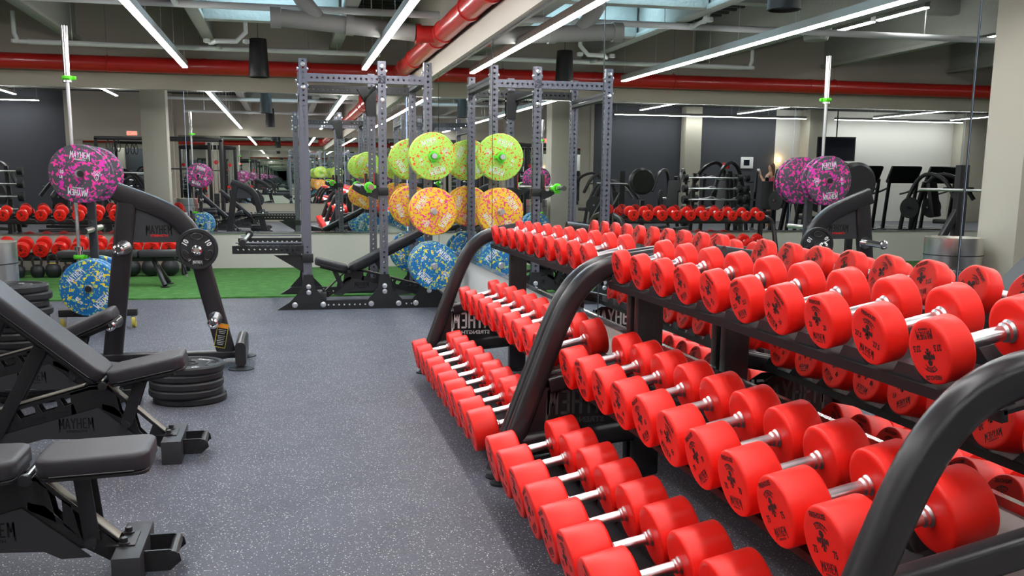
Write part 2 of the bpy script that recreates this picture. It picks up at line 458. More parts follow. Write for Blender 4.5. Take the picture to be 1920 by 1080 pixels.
# long red main along the right wall with joints, and along the back wall
t = thing('red_sprinkler_pipe', 'thick red sprinkler main running along the right wall above the mirror', 'pipe', (1.56, 7, 2.69))
pb = MB().cyl((0, -8, 0), (0, 6.85, 0), .1, n=24)
pb.build('pipe', PIPER, t)
cb = MB()
for y in (-5, -2.2, .6, 1.5, 2.9, 3.35, 5.2, 6.2): cb.cyl((0, y - .035, 0), (0, y + .035, 0), .112, n=24)
cb.build_each('coupling', PIPER, t)
sb = MB().cyl((0, 3.13, .0), (-.24, 3.13, 0), .085, n=20); sb.cyl((-.2, 3.13, 0), (-.25, 3.13, 0), .1, n=20); sb.build('branch_stub', PIPER, t)
t = thing('red_sprinkler_pipe', 'thick red sprinkler main running across the back wall above the mirror', 'pipe', (0, 13.88, 2.69))
MB().cyl((1.56, 0, 0), (-17, 0, 0), .1, n=24).build('pipe', PIPER, t)
cb = MB()
for x in (1.3, -1.0, -4.4, -7.5): cb.cyl((x - .03, 0, 0), (x + .03, 0, 0), .106, n=24)
cb.build_each('coupling', PIPER, t)
for x in (.35, -2.2, -4.8, -7.2):
    r_ = MB(); r_.tube([(x, 0, .1)] + [(x, .11 * math.cos(a), .11 * math.sin(a)) for a in [PI / 2 + i * PI / 6 for i in range(13)]], .008, 6, up=(1, 0, 0)); 
    r_.build('pipe_hanger', PIPER, t); MB().cyl((x, 0, .1), (x, 0, ZC - 2.69), .004, n=6).build('hanger_rod', DUCT, t)
t = thing('grey_drain_pipe', 'wide grey drain pipe crossing under the ceiling into the red main', 'pipe', (0, 10.13, 2.79))
MB().cyl((1.3, 0, -.09), (.0, 0, .0), .085, n=20).build('pipe', DUCT, t)
mb = MB(); mb.cyl((0, 0, 0), (-.10, 0, 0), .1, n=20); mb.cyl((.62, 0, -.04), (.7, 0, -.045), .1, n=20); mb.build_each('coupling', DUCT, t)
mb = MB(); mb.tube(smooth([(.35, 0, 0), (.15, 0, .25), (.0, .0, .6), (-.05, 0, .95)]), .08, 14); mb.build('branch', DUCT, t)
def pipeline(label, y, z, x0, x1, r, loops=()):
    t = thing('white_sprinkler_pipe', label, 'pipe', (0, y, z))
    MB().cyl((x0, 0, 0), (x1, 0, 0), r, n=12).build('pipe', PIPEW, t)
    h = MB()
    for i in range(int(abs(x1 - x0) / 1.6) + 1): h.cyl((min(x0, x1) + .5 + i * 1.6, 0, 0), (min(x0, x1) + .5 + i * 1.6, 0, ZC - z), .005, n=6)
    h.build_each('hanger_rod', ZINC, t)
    for pts in loops:
        d = MB(); d.tube(smooth(pts, 1), r * .8, 10)
        for q in pts[1:-1]: d.lathe([(.0, -.03), (r * 1.25, -.02), (r * 1.25, .02), (0, .03)], Matrix.Translation(q), 10)
        d.build('drop_pipe', PIPEW, t)
pipeline('white sprinkler pipe near the top of the picture crossing the ceiling', 10.45, 2.93, -6.0, 1.6, .036,
         [[(-1.0, 0, 0), (-1.0, -.5, .0), (-1.0, -.5, .4)]])
pipeline('thin white sprinkler pipe crossing just above the back red main', 13.3, 2.86, -3.0, 1.25, .033,
         [[(-3.0, 0, 0), (-3.15, 0, .0), (-3.15, 0, .35)], [(-.75, 0, 0), (-.88, -.55, .02), (-.42, -.6, .02), (-.42, -.62, .45)]])
pipeline('white sprinkler pipe crossing the ceiling over the near benches', 5.6, 2.92, -2.5, 1.5, .036)
pipeline('white sprinkler pipe crossing the ceiling behind the camera', 1.2, 2.92, -2.5, 1.5, .036)

def strip(x0, y0, x1, y1, label, z=2.6, m=LAMP):
    t = thing('linear_ceiling_light', label, 'ceiling light', ((x0 + x1) / 2, (y0 + y1) / 2, z))
    L = math.hypot(x1 - x0, y1 - y0); t.rotation_euler[2] = math.atan2(y1 - y0, x1 - x0)
    MB().box((0, 0, .045), (L, .07, .07), bev=.006).build('housing', DUCT, t)
    n = max(1, round(L / 1.22)); d = MB()
    for i in range(n): d.box((-L / 2 + (i + .5) * L / n, 0, .004), (L / n - .012, .058, .016))
    d.build('diffuser', m, t)
    h = MB()
    for i in range(n + 1): h.cyl((-L / 2 + .05 + i * (L - .1) / n, 0, .08), (-L / 2 + .05 + i * (L - .1) / n, 0, ZC - z), .002, n=5)
    h.build_each('suspension_wire', ZINC, t)
strip(-1.18, -.9, -1.18, 13.15, 'long white linear ceiling light left of the power rack')
strip(1.0, -.4, 1.0, 12.75, 'long white linear ceiling light over the dumbbell racks')
strip(-3.7, 11.2, -3.7, 12.1, 'short linear ceiling light high over the turf, left side', 3.2)
strip(-3.7, 10.15, -3.7, 11.1, 'short linear ceiling light high over the turf edge, left side', 3.2)
strip(-5.9, 7.6, -5.9, 12.05, 'linear ceiling light high left of the pillar', 3.2)
strip(-4.0, 1.9, -4.0, 5.6, 'linear ceiling light high left of the near benches', 3.2)
strip(-6.4, 1.5, -6.4, 6.3, 'linear ceiling light high over the barbell racks', 3.2)
strip(-9.6, 1.0, -9.6, 6.5, 'linear ceiling light high over the machines', 3.2)
strip(-14.3, .6, -14.3, 6.5, 'linear ceiling light high over the treadmills', 3.2)
strip(-17.0, .6, -17.0, 5.0, 'linear ceiling light high by the far left wall', 3.2)
strip(-12.6, -.45, -6.3, -.45, 'long crosswise linear ceiling light along the dark rear wall', 3.2)
strip(-18.2, -.45, -13.6, -.45, 'long crosswise linear ceiling light along the white rear wall', 3.2)
# cool glowing panels added between the beams to tint the sprayed ceiling
for k_, yy in enumerate((11.25, 9.15, 7.05)):
    t = thing('cool_fill_panel', 'small cool light panel added between the ceiling beams, %s' % ('over the power rack side of the aisle', 'second from the back wall', 'third from the back wall')[k_], 'lightbox', (-.1, yy, ZC - .06))
    MB().box((0, 0, .03), (1.2, .5, .02)).build('pane', COOL, t)
    for y in (-.27, .27): MB().box((0, y, .0), (1.3, .03, .08)).build('frame_rail', DUCT, t)
    for x in (-.63, .63): MB().box((x, 0, .0), (.03, .51, .08)).build('frame_rail', DUCT, t)

def speaker(loc, label):
    t = thing('pendant_speaker', label, 'speaker', loc)
    MB().lathe([(.1, .46), (.105, .45), (.125, .02), (.128, 0), (.115, -.004), (.112, .02), (0, .02)], n=28).build('housing', SPK, t)
    MB().cyl((0, 0, .45), (0, 0, ZC - loc[2]), .004, n=6).build('cable', SPK, t)
    return t
speaker((-.286, 12.95, 2.49), 'black pendant speaker hanging in front of the back red pipe')
speaker((-.35, 7.1, 2.55), 'black pendant speaker hanging over the middle of the aisle')
speaker((-.35, 1.5, 2.55), 'black pendant speaker hanging above the camera')

# ------------------------------------------------------------------ dumbbells
TILT = math.radians(12)
_head = {}
def head_mesh(R, T):
    k = (round(R, 4), round(T, 4))
    if k not in _head:
        e = min(.009, T * .3)
        prof = [(.0001, 0)] + [(R * .5, 0), (R - e * 1.6, .0)] + [(R - e + e * math.sin(a), e - e * math.cos(a)) for a in (.45, .9, 1.25, PI / 2)] + \
               [(R, T * .5)] + [(R - e + e * math.cos(a), T - e + e * math.sin(a)) for a in (0, .4, .8, 1.2, PI / 2)] + [(R * .5, T), (R * .45, T - .001), (.0001, T)]
        mb = MB(); mb.lathe(prof, Matrix.Rotation(PI / 2, 4, 'Y'), 40)
        _head[k] = mb.mesh('head', RED, 50)
    return _head[k]
_hand = {}
def handle_mesh(Lh):
    k = round(Lh, 3)
    if k not in _hand:
        prof = [(.0001, 0), (.025, 0), (.0255, .004), (.0205, .009), (.0215, .013), (.0215, .017), (.0165, .022), (.0172, Lh / 2), (.0165, Lh - .022), (.0215, Lh - .017), (.0215, Lh - .013), (.0205, Lh - .009), (.0255, Lh - .004), (.025, Lh), (.0001, Lh)]
        _hand[k] = MB().lathe(prof, Matrix.Rotation(PI / 2, 4, 'Y'), 24).mesh('handle', HANDLE, 40)
    return _hand[k]
_pr = {}
def print_mesh(R, num, facing):
    k = (round(R, 3), num, facing)
    if k not in _pr:
        mb = MB(); m = face_m(0, facing)
        s = R / .0875
        mayhem(mb, .068 * s, m, cx=0, cy=-.050 * s)
        word(mb, 'FIREHOUSE', .0125 * s, m, 0, .066 * s, .80)
        for i in range(7):      # small arched banner
            a = math.radians(125 - i * 11.7); a2 = math.radians(125 - (i + 1) * 11.7)
            for r0, r1 in ((.0290, .0315), (.0405, .043)):
                mb.add([(r * s * math.cos(q), r * s * math.sin(q) + .010 * s, 0) for r, q in ((r0, a), (r1, a), (r1, a2), (r0, a2))], [(0, 1, 2, 3)], m)
        for i, ch in enumerate('FITNESS'):
            a = math.radians(121 - i * 10.3)
            word(mb, ch, .0080 * s, m, .036 * s * math.cos(a), .010 * s + .036 * s * math.sin(a), 1.0, a - PI / 2)
        emblem(mb, .0235 * s, m, 0, .013 * s)
        for sx in (-1, 1): word(mb, num, .017 * s, m, sx * (.042 if len(num) < 3 else .044) * s, -.012 * s, .82)
        _pr[k] = mb.mesh('face_print', PRINT)
    return _pr[k]
def dumbbell(xf, y, zf, R, T, Lh, num, spin, label, group, tilt=TILT, rz=0, prints=True):
    t = thing('dumbbell', label, 'dumbbell', (xf, y, zf), rz, group)
    t.rotation_euler = Euler((0, -tilt, rz))
    rot = Matrix.Rotation(spin, 4, 'X')
    h = link('head', head_mesh(R, T), t, rot)
    if prints: link('face_print', print_mesh(R, num, -1), h, Matrix.Translation((-.0006, 0, 0)))
    h2 = link('head', head_mesh(R, T), t, Matrix.Translation((T + Lh, 0, 0)) @ rot)
    if prints: link('face_print', print_mesh(R, num, 1), h2, Matrix.Translation((T + .0006, 0, 0)))
    link('handle', handle_mesh(Lh + .002), t, Matrix.Translation((T - .001, 0, 0)))
    return t

ORD = ['first', 'second', 'third', 'fourth', 'fifth', 'sixth', 'seventh', 'eighth', 'ninth', 'tenth']
PIT = .2167
NY0, FY0 = 1.728, 4.12       # first dumbbell of the near and of the far rack
# tiers: tray plane height at the face (perpendicular foot), face x
TIERS = {'top': (1.27, .845), 'middle': (1.065, .425), 'bottom': (.765, .062)}
def lerp(a, b, i): return a + (b - a) * i / 9
spec = {('near', 'top'): (.0695, .0675, .066, .054, [27.5, 27.5, 25, 25, 22.5, 22.5, 20, 20, 17.5, 17.5]),
        ('near', 'middle'): (.0875, .084, .118, .100, [75, 75, 70, 70, 65, 65, 60, 60, 55, 55]),
        ('near', 'bottom'): (.0965, .094, .150, .125, [120, 120, 115, 115, 110, 110, 105, 105, 100, 100]),
        ('far', 'top'): (.067, .060, .050, .036, [15, 15, 12.5, 12.5, 10, 10, 7.5, 7.5, 5, 5]),
        ('far', 'middle'): (.083, .076, .095, .065, [50, 50, 45, 45, 40, 40, 35, 35, 30, 30]),
        ('far', 'bottom'): (.094, .091, .122, .100, [95, 95, 90, 90, 85, 85, 80, 80, 77.5, 77.5])}
spins = {('near', 'top'): [math.radians(a) for a in (168, 15, 0, 38, -18, 30, -20, 38, 8, 30)],
         ('near', 'middle'): [math.radians(a) for a in (-12, -26, -8, -33, 32, -28, 8, 28, -10, 12)]}
for rk in ('near', 'far'):
    for tr in ('top', 'middle', 'bottom'):
        R0, R1, T0, T1, nums = spec[(rk, tr)]; xf, zp = TIERS[tr]
        for i in range(10):
            R, T = round(lerp(R0, R1, i) * 2, 3) / 2, round(lerp(T0, T1, i), 3)
            y = (NY0 if rk == 'near' else FY0) + PIT * i
            n = ('%g' % nums[i])
            sp = spins.get((rk, tr), [random.uniform(-.7, .7) for _ in range(10)])[i]
            vis = rk == 'near' and tr != 'bottom'
            lab = 'red dumbbell%s, %s from the near end, %s shelf of the %s rack' % (' marked ' + n if (vis and i < 3) else '', ORD[i], tr, rk)
            dumbbell(xf, y, zp + R + .014, R, T - (.010 if T > .09 else .003), .137 if T > .09 else .130, n, sp, lab, 'dumbbells on the %s shelf of the %s rack' % (tr, rk))

# ------------------------------------------------------------------ dumbbell racks
FRAME_SEC = rrect(.062, .088, .028, 5)
def frame_path():
    P0, P1, P2, P3 = (1.045, .56), (1.125, .77), (1.175, .895), (1.36, .925)
    pts = [(.845, 0, .03), (.91, 0, .20), (.98, 0, .39)]
    for i in range(15):
        t_ = i / 14; u = 1 - t_
        pts.append((u**3 * P0[0] + 3 * u * u * t_ * P1[0] + 3 * u * t_ * t_ * P2[0] + t_**3 * P3[0], 0, u**3 * P0[1] + 3 * u * u * t_ * P1[1] + 3 * u * t_ * t_ * P2[1] + t_**3 * P3[1]))
    return [Vector(q) for q in pts + [(1.50, 0, .945), (1.56, 0, .953)]]
FP = MB().sweep(frame_path(), FRAME_SEC, (0, 1, 0)).mesh('end_frame', BLACK2, 40)
POST = MB().box((1.485, 0, .465), (.115, .058, .91), bev=.012).mesh('rear_post', BLACK2)
_mb = MB().sweep([(.93, 0, .165), (1.45, 0, .215)], rrect(.06, .10, .03), (0, 1, 0)).mesh('lower_rail', BLACK2)
_mid = MB().sweep([(1.05, 0, .42), (1.52, 0, .52)], rrect(.05, .07, .015), (0, 1, 0)).mesh('shelf_rail', BLACK2)
GUS = MB().prism([(.93, .2), (1.45, .24), (1.45, .33), (1.30, .42), (1.03, .41)], -.004, .004).mesh('side_panel', BLACK)
tm = Matrix(((1, 0, 0, 1.23), (0, 0, -1, -.006), (0, 1, 0, .315), (0, 0, 0, 1)))
g1 = MB(); mayhem(g1, .33, tm)
GT = g1.mesh('panel_lettering', WPRINT)
g1 = MB(); mayhem(g1, .33, Matrix(((-1, 0, 0, 1.20), (0, 0, -1, -.006), (0, 1, 0, .325), (0, 0, 0, 1))))
GTD = g1.mesh('panel_lettering', mat('dim_print', (.07, .07, .075), .6)); GTM = g1.mesh('panel_lettering', WPRINT)      # letters cut through the sheet: reversed from the inside
FOOT = MB().lathe([(.04, 0), (.043, .004), (.043, .010), (.02, .016), (.015, .03), (0, .03)], n=20).mesh('foot_disc', RUBBER)
def tray(zp, xf, y0, y1, u0, depth):
    """sloped shelf with front lip"""
    c, s_ = math.cos(TILT), math.sin(TILT)
    m = Matrix.Translation((xf, 0, zp)) @ Matrix.Rotation(-TILT, 4, 'Y')
    mb = MB()
    yc, L = (y0 + y1) / 2, y1 - y0
    mb.add(*_bx((u0 + depth / 2, yc, -.008), (depth, L, .008)), m)
    mb.add(*_bx((u0, yc, -.014), (.014, L, .026)), m)
    mb.add(*_bx((u0 + depth, yc, -.014), (.014, L, .026)), m)
    return mb
def _bx(c, d):
    hx, hy, hz = d[0] / 2, d[1] / 2, d[2] / 2
    return [(c[0] + x * hx, c[1] + y * hy, c[2] + z * hz) for x in (-1, 1) for y in (-1, 1) for z in (-1, 1)], \
           [(0, 1, 3, 2), (4, 6, 7, 5), (0, 4, 5, 1), (2, 3, 7, 6), (0, 2, 6, 4), (1, 5, 7, 3)]
def saddle_mesh(w):
    """small trapezoid block that two neighbouring heads lean on"""
    mb = MB()
    mb.add([(x, y, z) for x in (-w / 2, w / 2) for y, z in ((-.062, -.004), (.062, -.004), (.028, .034), (-.028, .034))],
           [(0, 1, 2, 3), (4, 7, 6, 5), (0, 4, 5, 1), (1, 5, 6, 2), (2, 6, 7, 3), (3, 7, 4, 0)])
    return mb.mesh('saddle', RUBBER)
SAD = saddle_mesh(.04)
def dumbbell_rack(y0, label, rk):
    t = thing('dumbbell_rack', label, 'dumbbell rack', (0, y0, 0))
    L = 2.43
    for yy in (0, L - .09):
        f = link('end_frame', FP, t, Matrix.Translation((0, yy + .045, 0)))
        for nm, me in (('rear_post', POST), ('lower_rail', _mb), ('shelf_rail', _mid)): link(nm, me, t, Matrix.Translation((0, yy + .045, .085 if (rk == 'near' and yy == 0 and nm == 'shelf_rail') else 0)))
        p = link('side_panel', GUS, t, Matrix.Translation((0, yy + .045, 0)))
        link('panel_lettering', GT if yy == 0 else (GTM if rk == 'far' else GTD), p)
        for x in (.845, 1.485): link('foot_disc', FOOT, t, Matrix.Translation((x, yy + .045, 0)))
    for tr in ('top', 'middle', 'bottom'):
        xf, zp = TIERS[tr]; u0, dep = {'top': (.035, .20), 'middle': (.075, .22), 'bottom': (.115, .22)}[tr]
        s = tray(zp, xf, .05, L - .05, u0, dep).build('shelf', TRAY, t)
        m = Matrix.Translation((xf, 0, zp)) @ Matrix.Rotation(-TILT, 4, 'Y')
        T = spec[(rk, tr)][2]
        fx = {'top': .055, 'middle': .10, 'bottom': .135}[tr]; bx = u0 + dep - .02
        for i in range(11):
            yy = ((NY0 if rk == 'near' else FY0) - y0) + PIT * (i - .5)
            if yy < .1: yy = .1
            if yy > L - .1: yy = L - .1
            for xx in (fx, bx): link('saddle', SAD, t, m @ Matrix.Translation((xx, yy, 0)))
    return t
dumbbell_rack(1.49, 'black three-shelf dumbbell rack nearest the camera, full of red dumbbells', 'near')
dumbbell_rack(3.925, 'black three-shelf dumbbell rack farther along the mirror wall', 'far')

# ------------------------------------------------------------------ perforated steel (power rack)
def perf_tube(length, w=.076, pitch=.0508, r=.0115, d=None, first=None, holes='both'):
    """square tube along Z with a row of real holes down each face"""
    d = d or w
    mb = MB(); n = int(length // pitch); off = (length - n * pitch) / 2
    K = 12
    for fi in range(4):
        fw, fo = (w, d) if fi % 2 == 0 else (d, w)
        R = Matrix.Rotation(fi * PI / 2, 4, 'Z')
        for k in range(n):
            z0 = off + k * pitch; zc = z0 + pitch / 2
            ring = [(r * math.cos(2 * PI * (j + .5) / K), -fo / 2, zc + r * math.sin(2 * PI * (j + .5) / K)) for j in range(K)]
            outer = []
            for j in range(K):
                a = 2 * PI * (j + .5) / K; cx, cz = math.cos(a), math.sin(a)
                s_ = min((fw / 2) / abs(cx) if abs(cx) > 1e-6 else 9, (pitch / 2) / abs(cz) if abs(cz) > 1e-6 else 9)
                outer.append((cx * s_, -fo / 2, zc + cz * s_))
            cor = [(fw / 2, -fo / 2, zc + pitch / 2), (-fw / 2, -fo / 2, zc + pitch / 2), (-fw / 2, -fo / 2, zc - pitch / 2), (fw / 2, -fo / 2, zc - pitch / 2)]
            vv = ring + outer + cor
            ff = [(j, (j + 1) % K, K + (j + 1) % K, K + j) for j in range(K)]
            # corner triangles: between outer points on different edges
            for j in range(K):
                a, b = outer[j], outer[(j + 1) % K]
                onx = lambda p: abs(abs(p[0]) - fw / 2) < 1e-6
                if onx(a) != onx(b):
                    sx = 1 if (a[0] if onx(a) else b[0]) > 0 else -1
                    sz = 1 if ((b[2] if onx(a) else a[2]) - zc) > 0 else -1
                    ci = {(1, 1): 0, (-1, 1): 1, (-1, -1): 2, (1, -1): 3}[(sx, sz)]
                    ff.append((K + j, K + (j + 1) % K, 2 * K + ci))
            mb.add(vv, ff, R)
        for z0, z1 in ((0, off), (length - off, length)):
            mb.add([(-fw / 2, -fo / 2, z0), (fw / 2, -fo / 2, z0), (fw / 2, -fo / 2, z1), (-fw / 2, -fo / 2, z1)], [(0, 1, 2, 3)], R)
    for z in (0, length):
        mb.add([(-w / 2, -d / 2, z), (w / 2, -d / 2, z), (w / 2, d / 2, z), (-w / 2, d / 2, z)], [(0, 1, 2, 3)])
    return mb
def bolt_mb(mb, p, axis, r=.019):
    m = Matrix.Translation(p) @ {'y': Matrix.Rotation(PI / 2, 4, 'X'), '-x': Matrix.Rotation(-PI / 2, 4, 'Y'), 'x': Matrix.Rotation(PI / 2, 4, 'Y'), '-y': Matrix.Rotation(PI / 2, 4, 'X')}[axis]
    mb.lathe([(.0001, .018), (r * .6, .017), (r * .62, .008), (r, .006), (r, 0), (.0001, 0)], m, 12)
UP = perf_tube(2.34).mesh('upright', GUN, 30)
UPB = perf_tube(2.34).mesh('upright', GUN, 30)
RX = [.185, .92, 1.36]; RYN, RYF = 9.66, 10.86
t = rack = thing('power_rack', 'grey six-post power rack with colourful bumper plates in the mirror corner', 'power rack', (0, 0, 0))
for yy in (RYN, RYF):
    for i, x in enumerate(RX):
        link('upright', UP, t, Matrix.Translation((x, yy, .02)))
for yy in (RYN, RYF):
    sgn = -1 if yy == RYN else 1
    L = RX[2] - RX[0] - .076
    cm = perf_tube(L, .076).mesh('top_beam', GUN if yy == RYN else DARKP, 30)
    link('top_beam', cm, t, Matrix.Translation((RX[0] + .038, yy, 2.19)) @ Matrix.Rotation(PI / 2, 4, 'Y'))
    # base rail with pointed front foot
    bs_ = MB(); bs_.prism([(-.12, 0), (.02, .088), (1.58, .088), (1.58, 0)], yy - .04, yy + .04)
    r_ = bs_.build('base_rail', BLACK, t)
    gm = MB()
    for x in RX: gm.prism([(x - .20, .06), (x - .17, .09), (x - .07, .20), (x - .045, .34), (x + .045, .34), (x + .07, .20), (x + .17, .09), (x + .20, .06)], yy + sgn * .038, yy + sgn * .047)
    gm.build_each('gusset_plate', BLACK, t)
    hm = MB()
    for i in range(24):
        x = .32 + i * .0508
        if all(abs(x - q) > .17 for q in RX): hm.cyl((x, yy - .0402, .045), (x, yy - .0408, .045), .008, n=10)
    if hm.v: hm.build('hole_row', PIPEW, r_)
    bm_ = MB()
    for x in RX:
        for dz in (.17, .225): bolt_mb(bm_, (x, yy + sgn * .047, dz), 'y', .024)
        for dx in (-.135, .135): bolt_mb(bm_, (x + dx, yy + sgn * .047, .05), 'y', .027)
    for x in RX[:2]:
        for dz in (2.31, 2.10 if x == RX[0] else 2.0): bolt_mb(bm_, (x, yy + sgn * .04, dz), 'y', .022)
    for x in RX:
        for dz in (2.27, 2.12): bolt_mb(bm_, (x - .038 - .016, yy, dz), 'x', .016); bolt_mb(bm_, (x + .038 - .002, yy, dz), 'x', .016)
    bm_.build_each('bolt', ZINC, t)
for x, z in ((RX[0], 2.10), (RX[2], 2.22)):
    cm = perf_tube(RYF - RYN - .076, .076).mesh('cross_beam', DARKP, 30)
    link('cross_beam', cm, t, Matrix.Translation((x, RYN + .038, z)) @ Matrix.Rotation(-PI / 2, 4, 'X'))
for x in (RX[1],):
    mb = MB(); mb.cyl((x - .06, RYN + .05, 2.12), (x - .06, RYF - .05, 2.12), .016); mb.build('pull_up_bar', BLACK, t)
mb = MB().prism([(RX[1] - .15, 2.20), (RX[1] + .05, 2.20), (RX[1] + .05, 1.92), (RX[1] - .05, 1.92), (RX[1] - .07, 2.06)], RYF - .046, RYF - .038)
mb.prism([(RX[1] - .15, 2.20), (RX[1] + .05, 2.20), (RX[1] + .05, 1.92), (RX[1] - .05, 1.92), (RX[1] - .07, 2.06)], RYF + .038, RYF + .046)
mb.build_each('bar_bracket', BLACK, t)
mb = MB().cyl((RX[0], RYF, .05), (RX[0], RYF, .05), .02)
for yy in (RYN, RYF):       # rear base cross beam
    pass
MB().box((1.52, (RYN + RYF) / 2, .05), (.076, RYF - RYN, .08)).build('base_cross_beam', BLACK, t)
# plate pegs
for yy, s_ in ((RYN, -1), (RYF, 1)):
    for z in (1.475, .96, .445):
        mb = MB(); mb.cyl((RX[2], yy + s_ * .038, z), (RX[2], yy + s_ * .46, z), .0245, n=18); mb.cyl((RX[2], yy + s_ * .038, z), (RX[2], yy + s_ * .05, z), .05, n=18)
        mb.build('plate_peg', HANDLE, t)
# J-hooks with red edges, holding the bar
for yy in (RYN, RYF):
    mb = MB(); mb.box((RX[1], yy, 1.14), (.1, .1, .075), bev=.006); mb.prism([(RX[1] - .04, 1.18), (RX[1] - .05, 1.06), (RX[1] - .15, 1.10), (RX[1] - .22, 1.15), (RX[1] - .21, 1.20), (RX[1] - .12, 1.15)], yy - .03, yy + .03)
    h = mb.build('bar_hook', BLACK, t)
    mb = MB(); mb.box((RX[1] - .07, yy, 1.235), (.035, .05, .16), bev=.004); mb.build('hook_back', BLACK, h)
    mb = MB(); mb.box((RX[1] - .088, yy - .022, 1.235), (.005, .008, .16)); mb.build('red_edge', REDP, h)
# spotter arms to the left of the front posts
for yy in (RYN, RYF):
    am = perf_tube(.66, .076, .0508, .0115, .11).mesh('spotter_arm', BLACK, 30)
    a_ = link('spotter_arm', am, t, Matrix.Translation((RX[0] - .04, yy, .585)) @ Matrix.Rotation(-PI / 2, 4, 'Y') )
    mb = MB(); mb.box((RX[0] - .36, yy, .648), (.62, .06, .012), bev=.003); mb.build('arm_liner', GUN, t)
    mb = MB(); mb.prism([(RX[0] - .045, .53), (RX[0] - .32, .53), (RX[0] - .045, .36)], yy - .006, yy + .006); mb.box((RX[0], yy, .50), (.105, .105, .085), bev=.005); mb.build('arm_bracket', BLACK, t)
mb = MB(); mb.cyl((RX[0] - .60, RYN - .14, .655), (RX[0] - .58, RYF + .05, .668), .016); 
t2 = thing('short_steel_bar', 'short steel bar laid across the two spotter arms of the power rack', 'bar', (0, 0, .0))
mb.build('shaft', HANDLE, t2)
mb = MB(); mb.cyl((RX[0] - .60, RYN - .16, .655), (RX[0] - .60, RYN + .02, .655), .036, n=8); mb.cyl((RX[0] - .58, RYF - .1, .667), (RX[0] - .58, RYF + .0, .667), .04, n=12); mb.build_each('grip', SPK, t2)

# ------------------------------------------------------------------ bumper plates
_bp = {}
def bumper_meshes(R, T, m, num, hub):
    k = (R, T, m.name, num)
    if k not in _bp:
        prof = [(.026, .004), (R * .2, .004), (R * .22, 0), (R * .86, 0), (R * .88, .002), (R * .965, .002), (R, .010), (R, T - .010), (R * .965, T - .002), (R * .88, T - .002), (R * .86, T), (R * .22, T), (R * .2, T - .004), (.026, T - .004), (.026, .004)]
        # axis: local -Y is the front face
        rot = Matrix.Rotation(-PI / 2, 4, 'X')
        d = MB().lathe(prof, rot, 56).mesh('disc', m, 30)
        pr = MB(); fm = Matrix(((1, 0, 0, 0), (0, 0, -1, -.0007), (0, 1, 0, 0), (0, 0, 0, 1)))
        mayhem(pr, R * .66, fm, 'STRENGTH', 0, R * .60); mayhem(pr, R * .66, fm @ Matrix.Rotation(PI, 4, 'Z'), 'STRENGTH', 0, R * .60)
        word(pr, num, R * .13, fm, -R * .56, 0, .8); word(pr, 'LB', R * .09, fm, -R * .56, -R * .17, .8)
        T_ = fm @ Matrix.Translation((R * .58, .0, 0)) @ Matrix.Scale(R * .17, 4)
        for k2 in range(5):       # crest: five leaf shapes over a small shield
            a = PI / 2 + (k2 - 2) * .55; c, s_ = math.cos(a), math.sin(a)
            L_ = [(c * .2, s_ * .2), (c * .7 - s_ * .22, s_ * .7 + c * .22), (c * 1.1, s_ * 1.1), (c * .7 + s_ * .22, s_ * .7 - c * .22)]
            stroke(pr, L_ + [L_[0]], .09, T_)
        stroke(pr, [(-.4, .1), (.4, .1), (.32, -.55), (0, -.95), (-.32, -.55), (-.4, .1)], .1, T_); stroke(pr, [(0, -.2), (0, -.6)], .12, T_)
        h = MB().lathe([(.0258, .0), (.031, .0), (.033, .003), (.033, .006), (.0258, .006)], rot, 28).mesh('steel_hub', hub)
        _bp[k] = (d, pr.mesh('lettering', WPRINT), h)
    return _bp[k]
def bumper(x, y, z, R, T, m, num, spin, label, group, flip=False):
    d, p, h = bumper_meshes(R, T, m, num, HANDLE)
    t = thing('bumper_plate', label, 'weight plate', (x, y, z), 0, group)
    t.rotation_euler = (0, spin, PI if flip else 0)
    link('disc', d, t); link('lettering', p, t); link('steel_hub', h, t, Matrix.Translation((0, -.002, 0)))
    return t
def collar(loc, axis, label):
    t = thing('bar_clamp', label, 'clamp', loc)
    t.rotation_euler = {'y': (PI / 2, 0, 0), 'z': (0, 0, 0)}[axis]
    MB().lathe([(.028, -.017), (.043, -.017), (.046, -.01), (.046, .01), (.043, .017), (.028, .017), (.028, -.017)], n=24).build('ring', GREENC, t)
    MB().box((.052, 0, 0), (.03, .03, .028), bev=.005).build('lever', GREENC, t); MB().box((0, -.048, 0), (.05, .014, .02), bev=.004).build('latch', GREENC, t)
    mb = MB(); mb.box((.0, -.0475, 0), (.044, .004, .016)); mb.build('grip_pad', SPK, t)
    return t
gx = RX[2]
g = 'bumper plates on the power rack'
bumper(gx, 9.30, 1.475, .223, .05, GREENM, '10', -.3, 'lime green flecked bumper plate, front one of the top peg of the power rack', g)
bumper(gx, 9.37, 1.475, .223, .05, GREENM, '10', 1.3, 'lime green flecked bumper plate, behind the front one on the top peg', g)
bumper(gx, 9.29, .96, .226, .065, ORANGEM, '25', 2.2, 'orange flecked bumper plate, front one of the middle peg of the power rack', g)
bumper(gx, 9.38, .96, .226, .065, ORANGEM, '25', .2, 'orange flecked bumper plate, behind the front one on the middle peg', g)
bumper(gx, 9.235, .445, .226, .085, BLUEM, '35', .75, 'blue flecked bumper plate, front one of the bottom peg of the power rack', g)
bumper(gx, 9.335, .445, .226, .085, BLUEM, '35', .2, 'blue flecked bumper plate, second on the bottom peg of the power rack', g)
bumper(gx, 9.435, .445, .226, .085, BLUEM, '35', 1.4, 'blue flecked bumper plate, third on the bottom peg of the power rack', g)
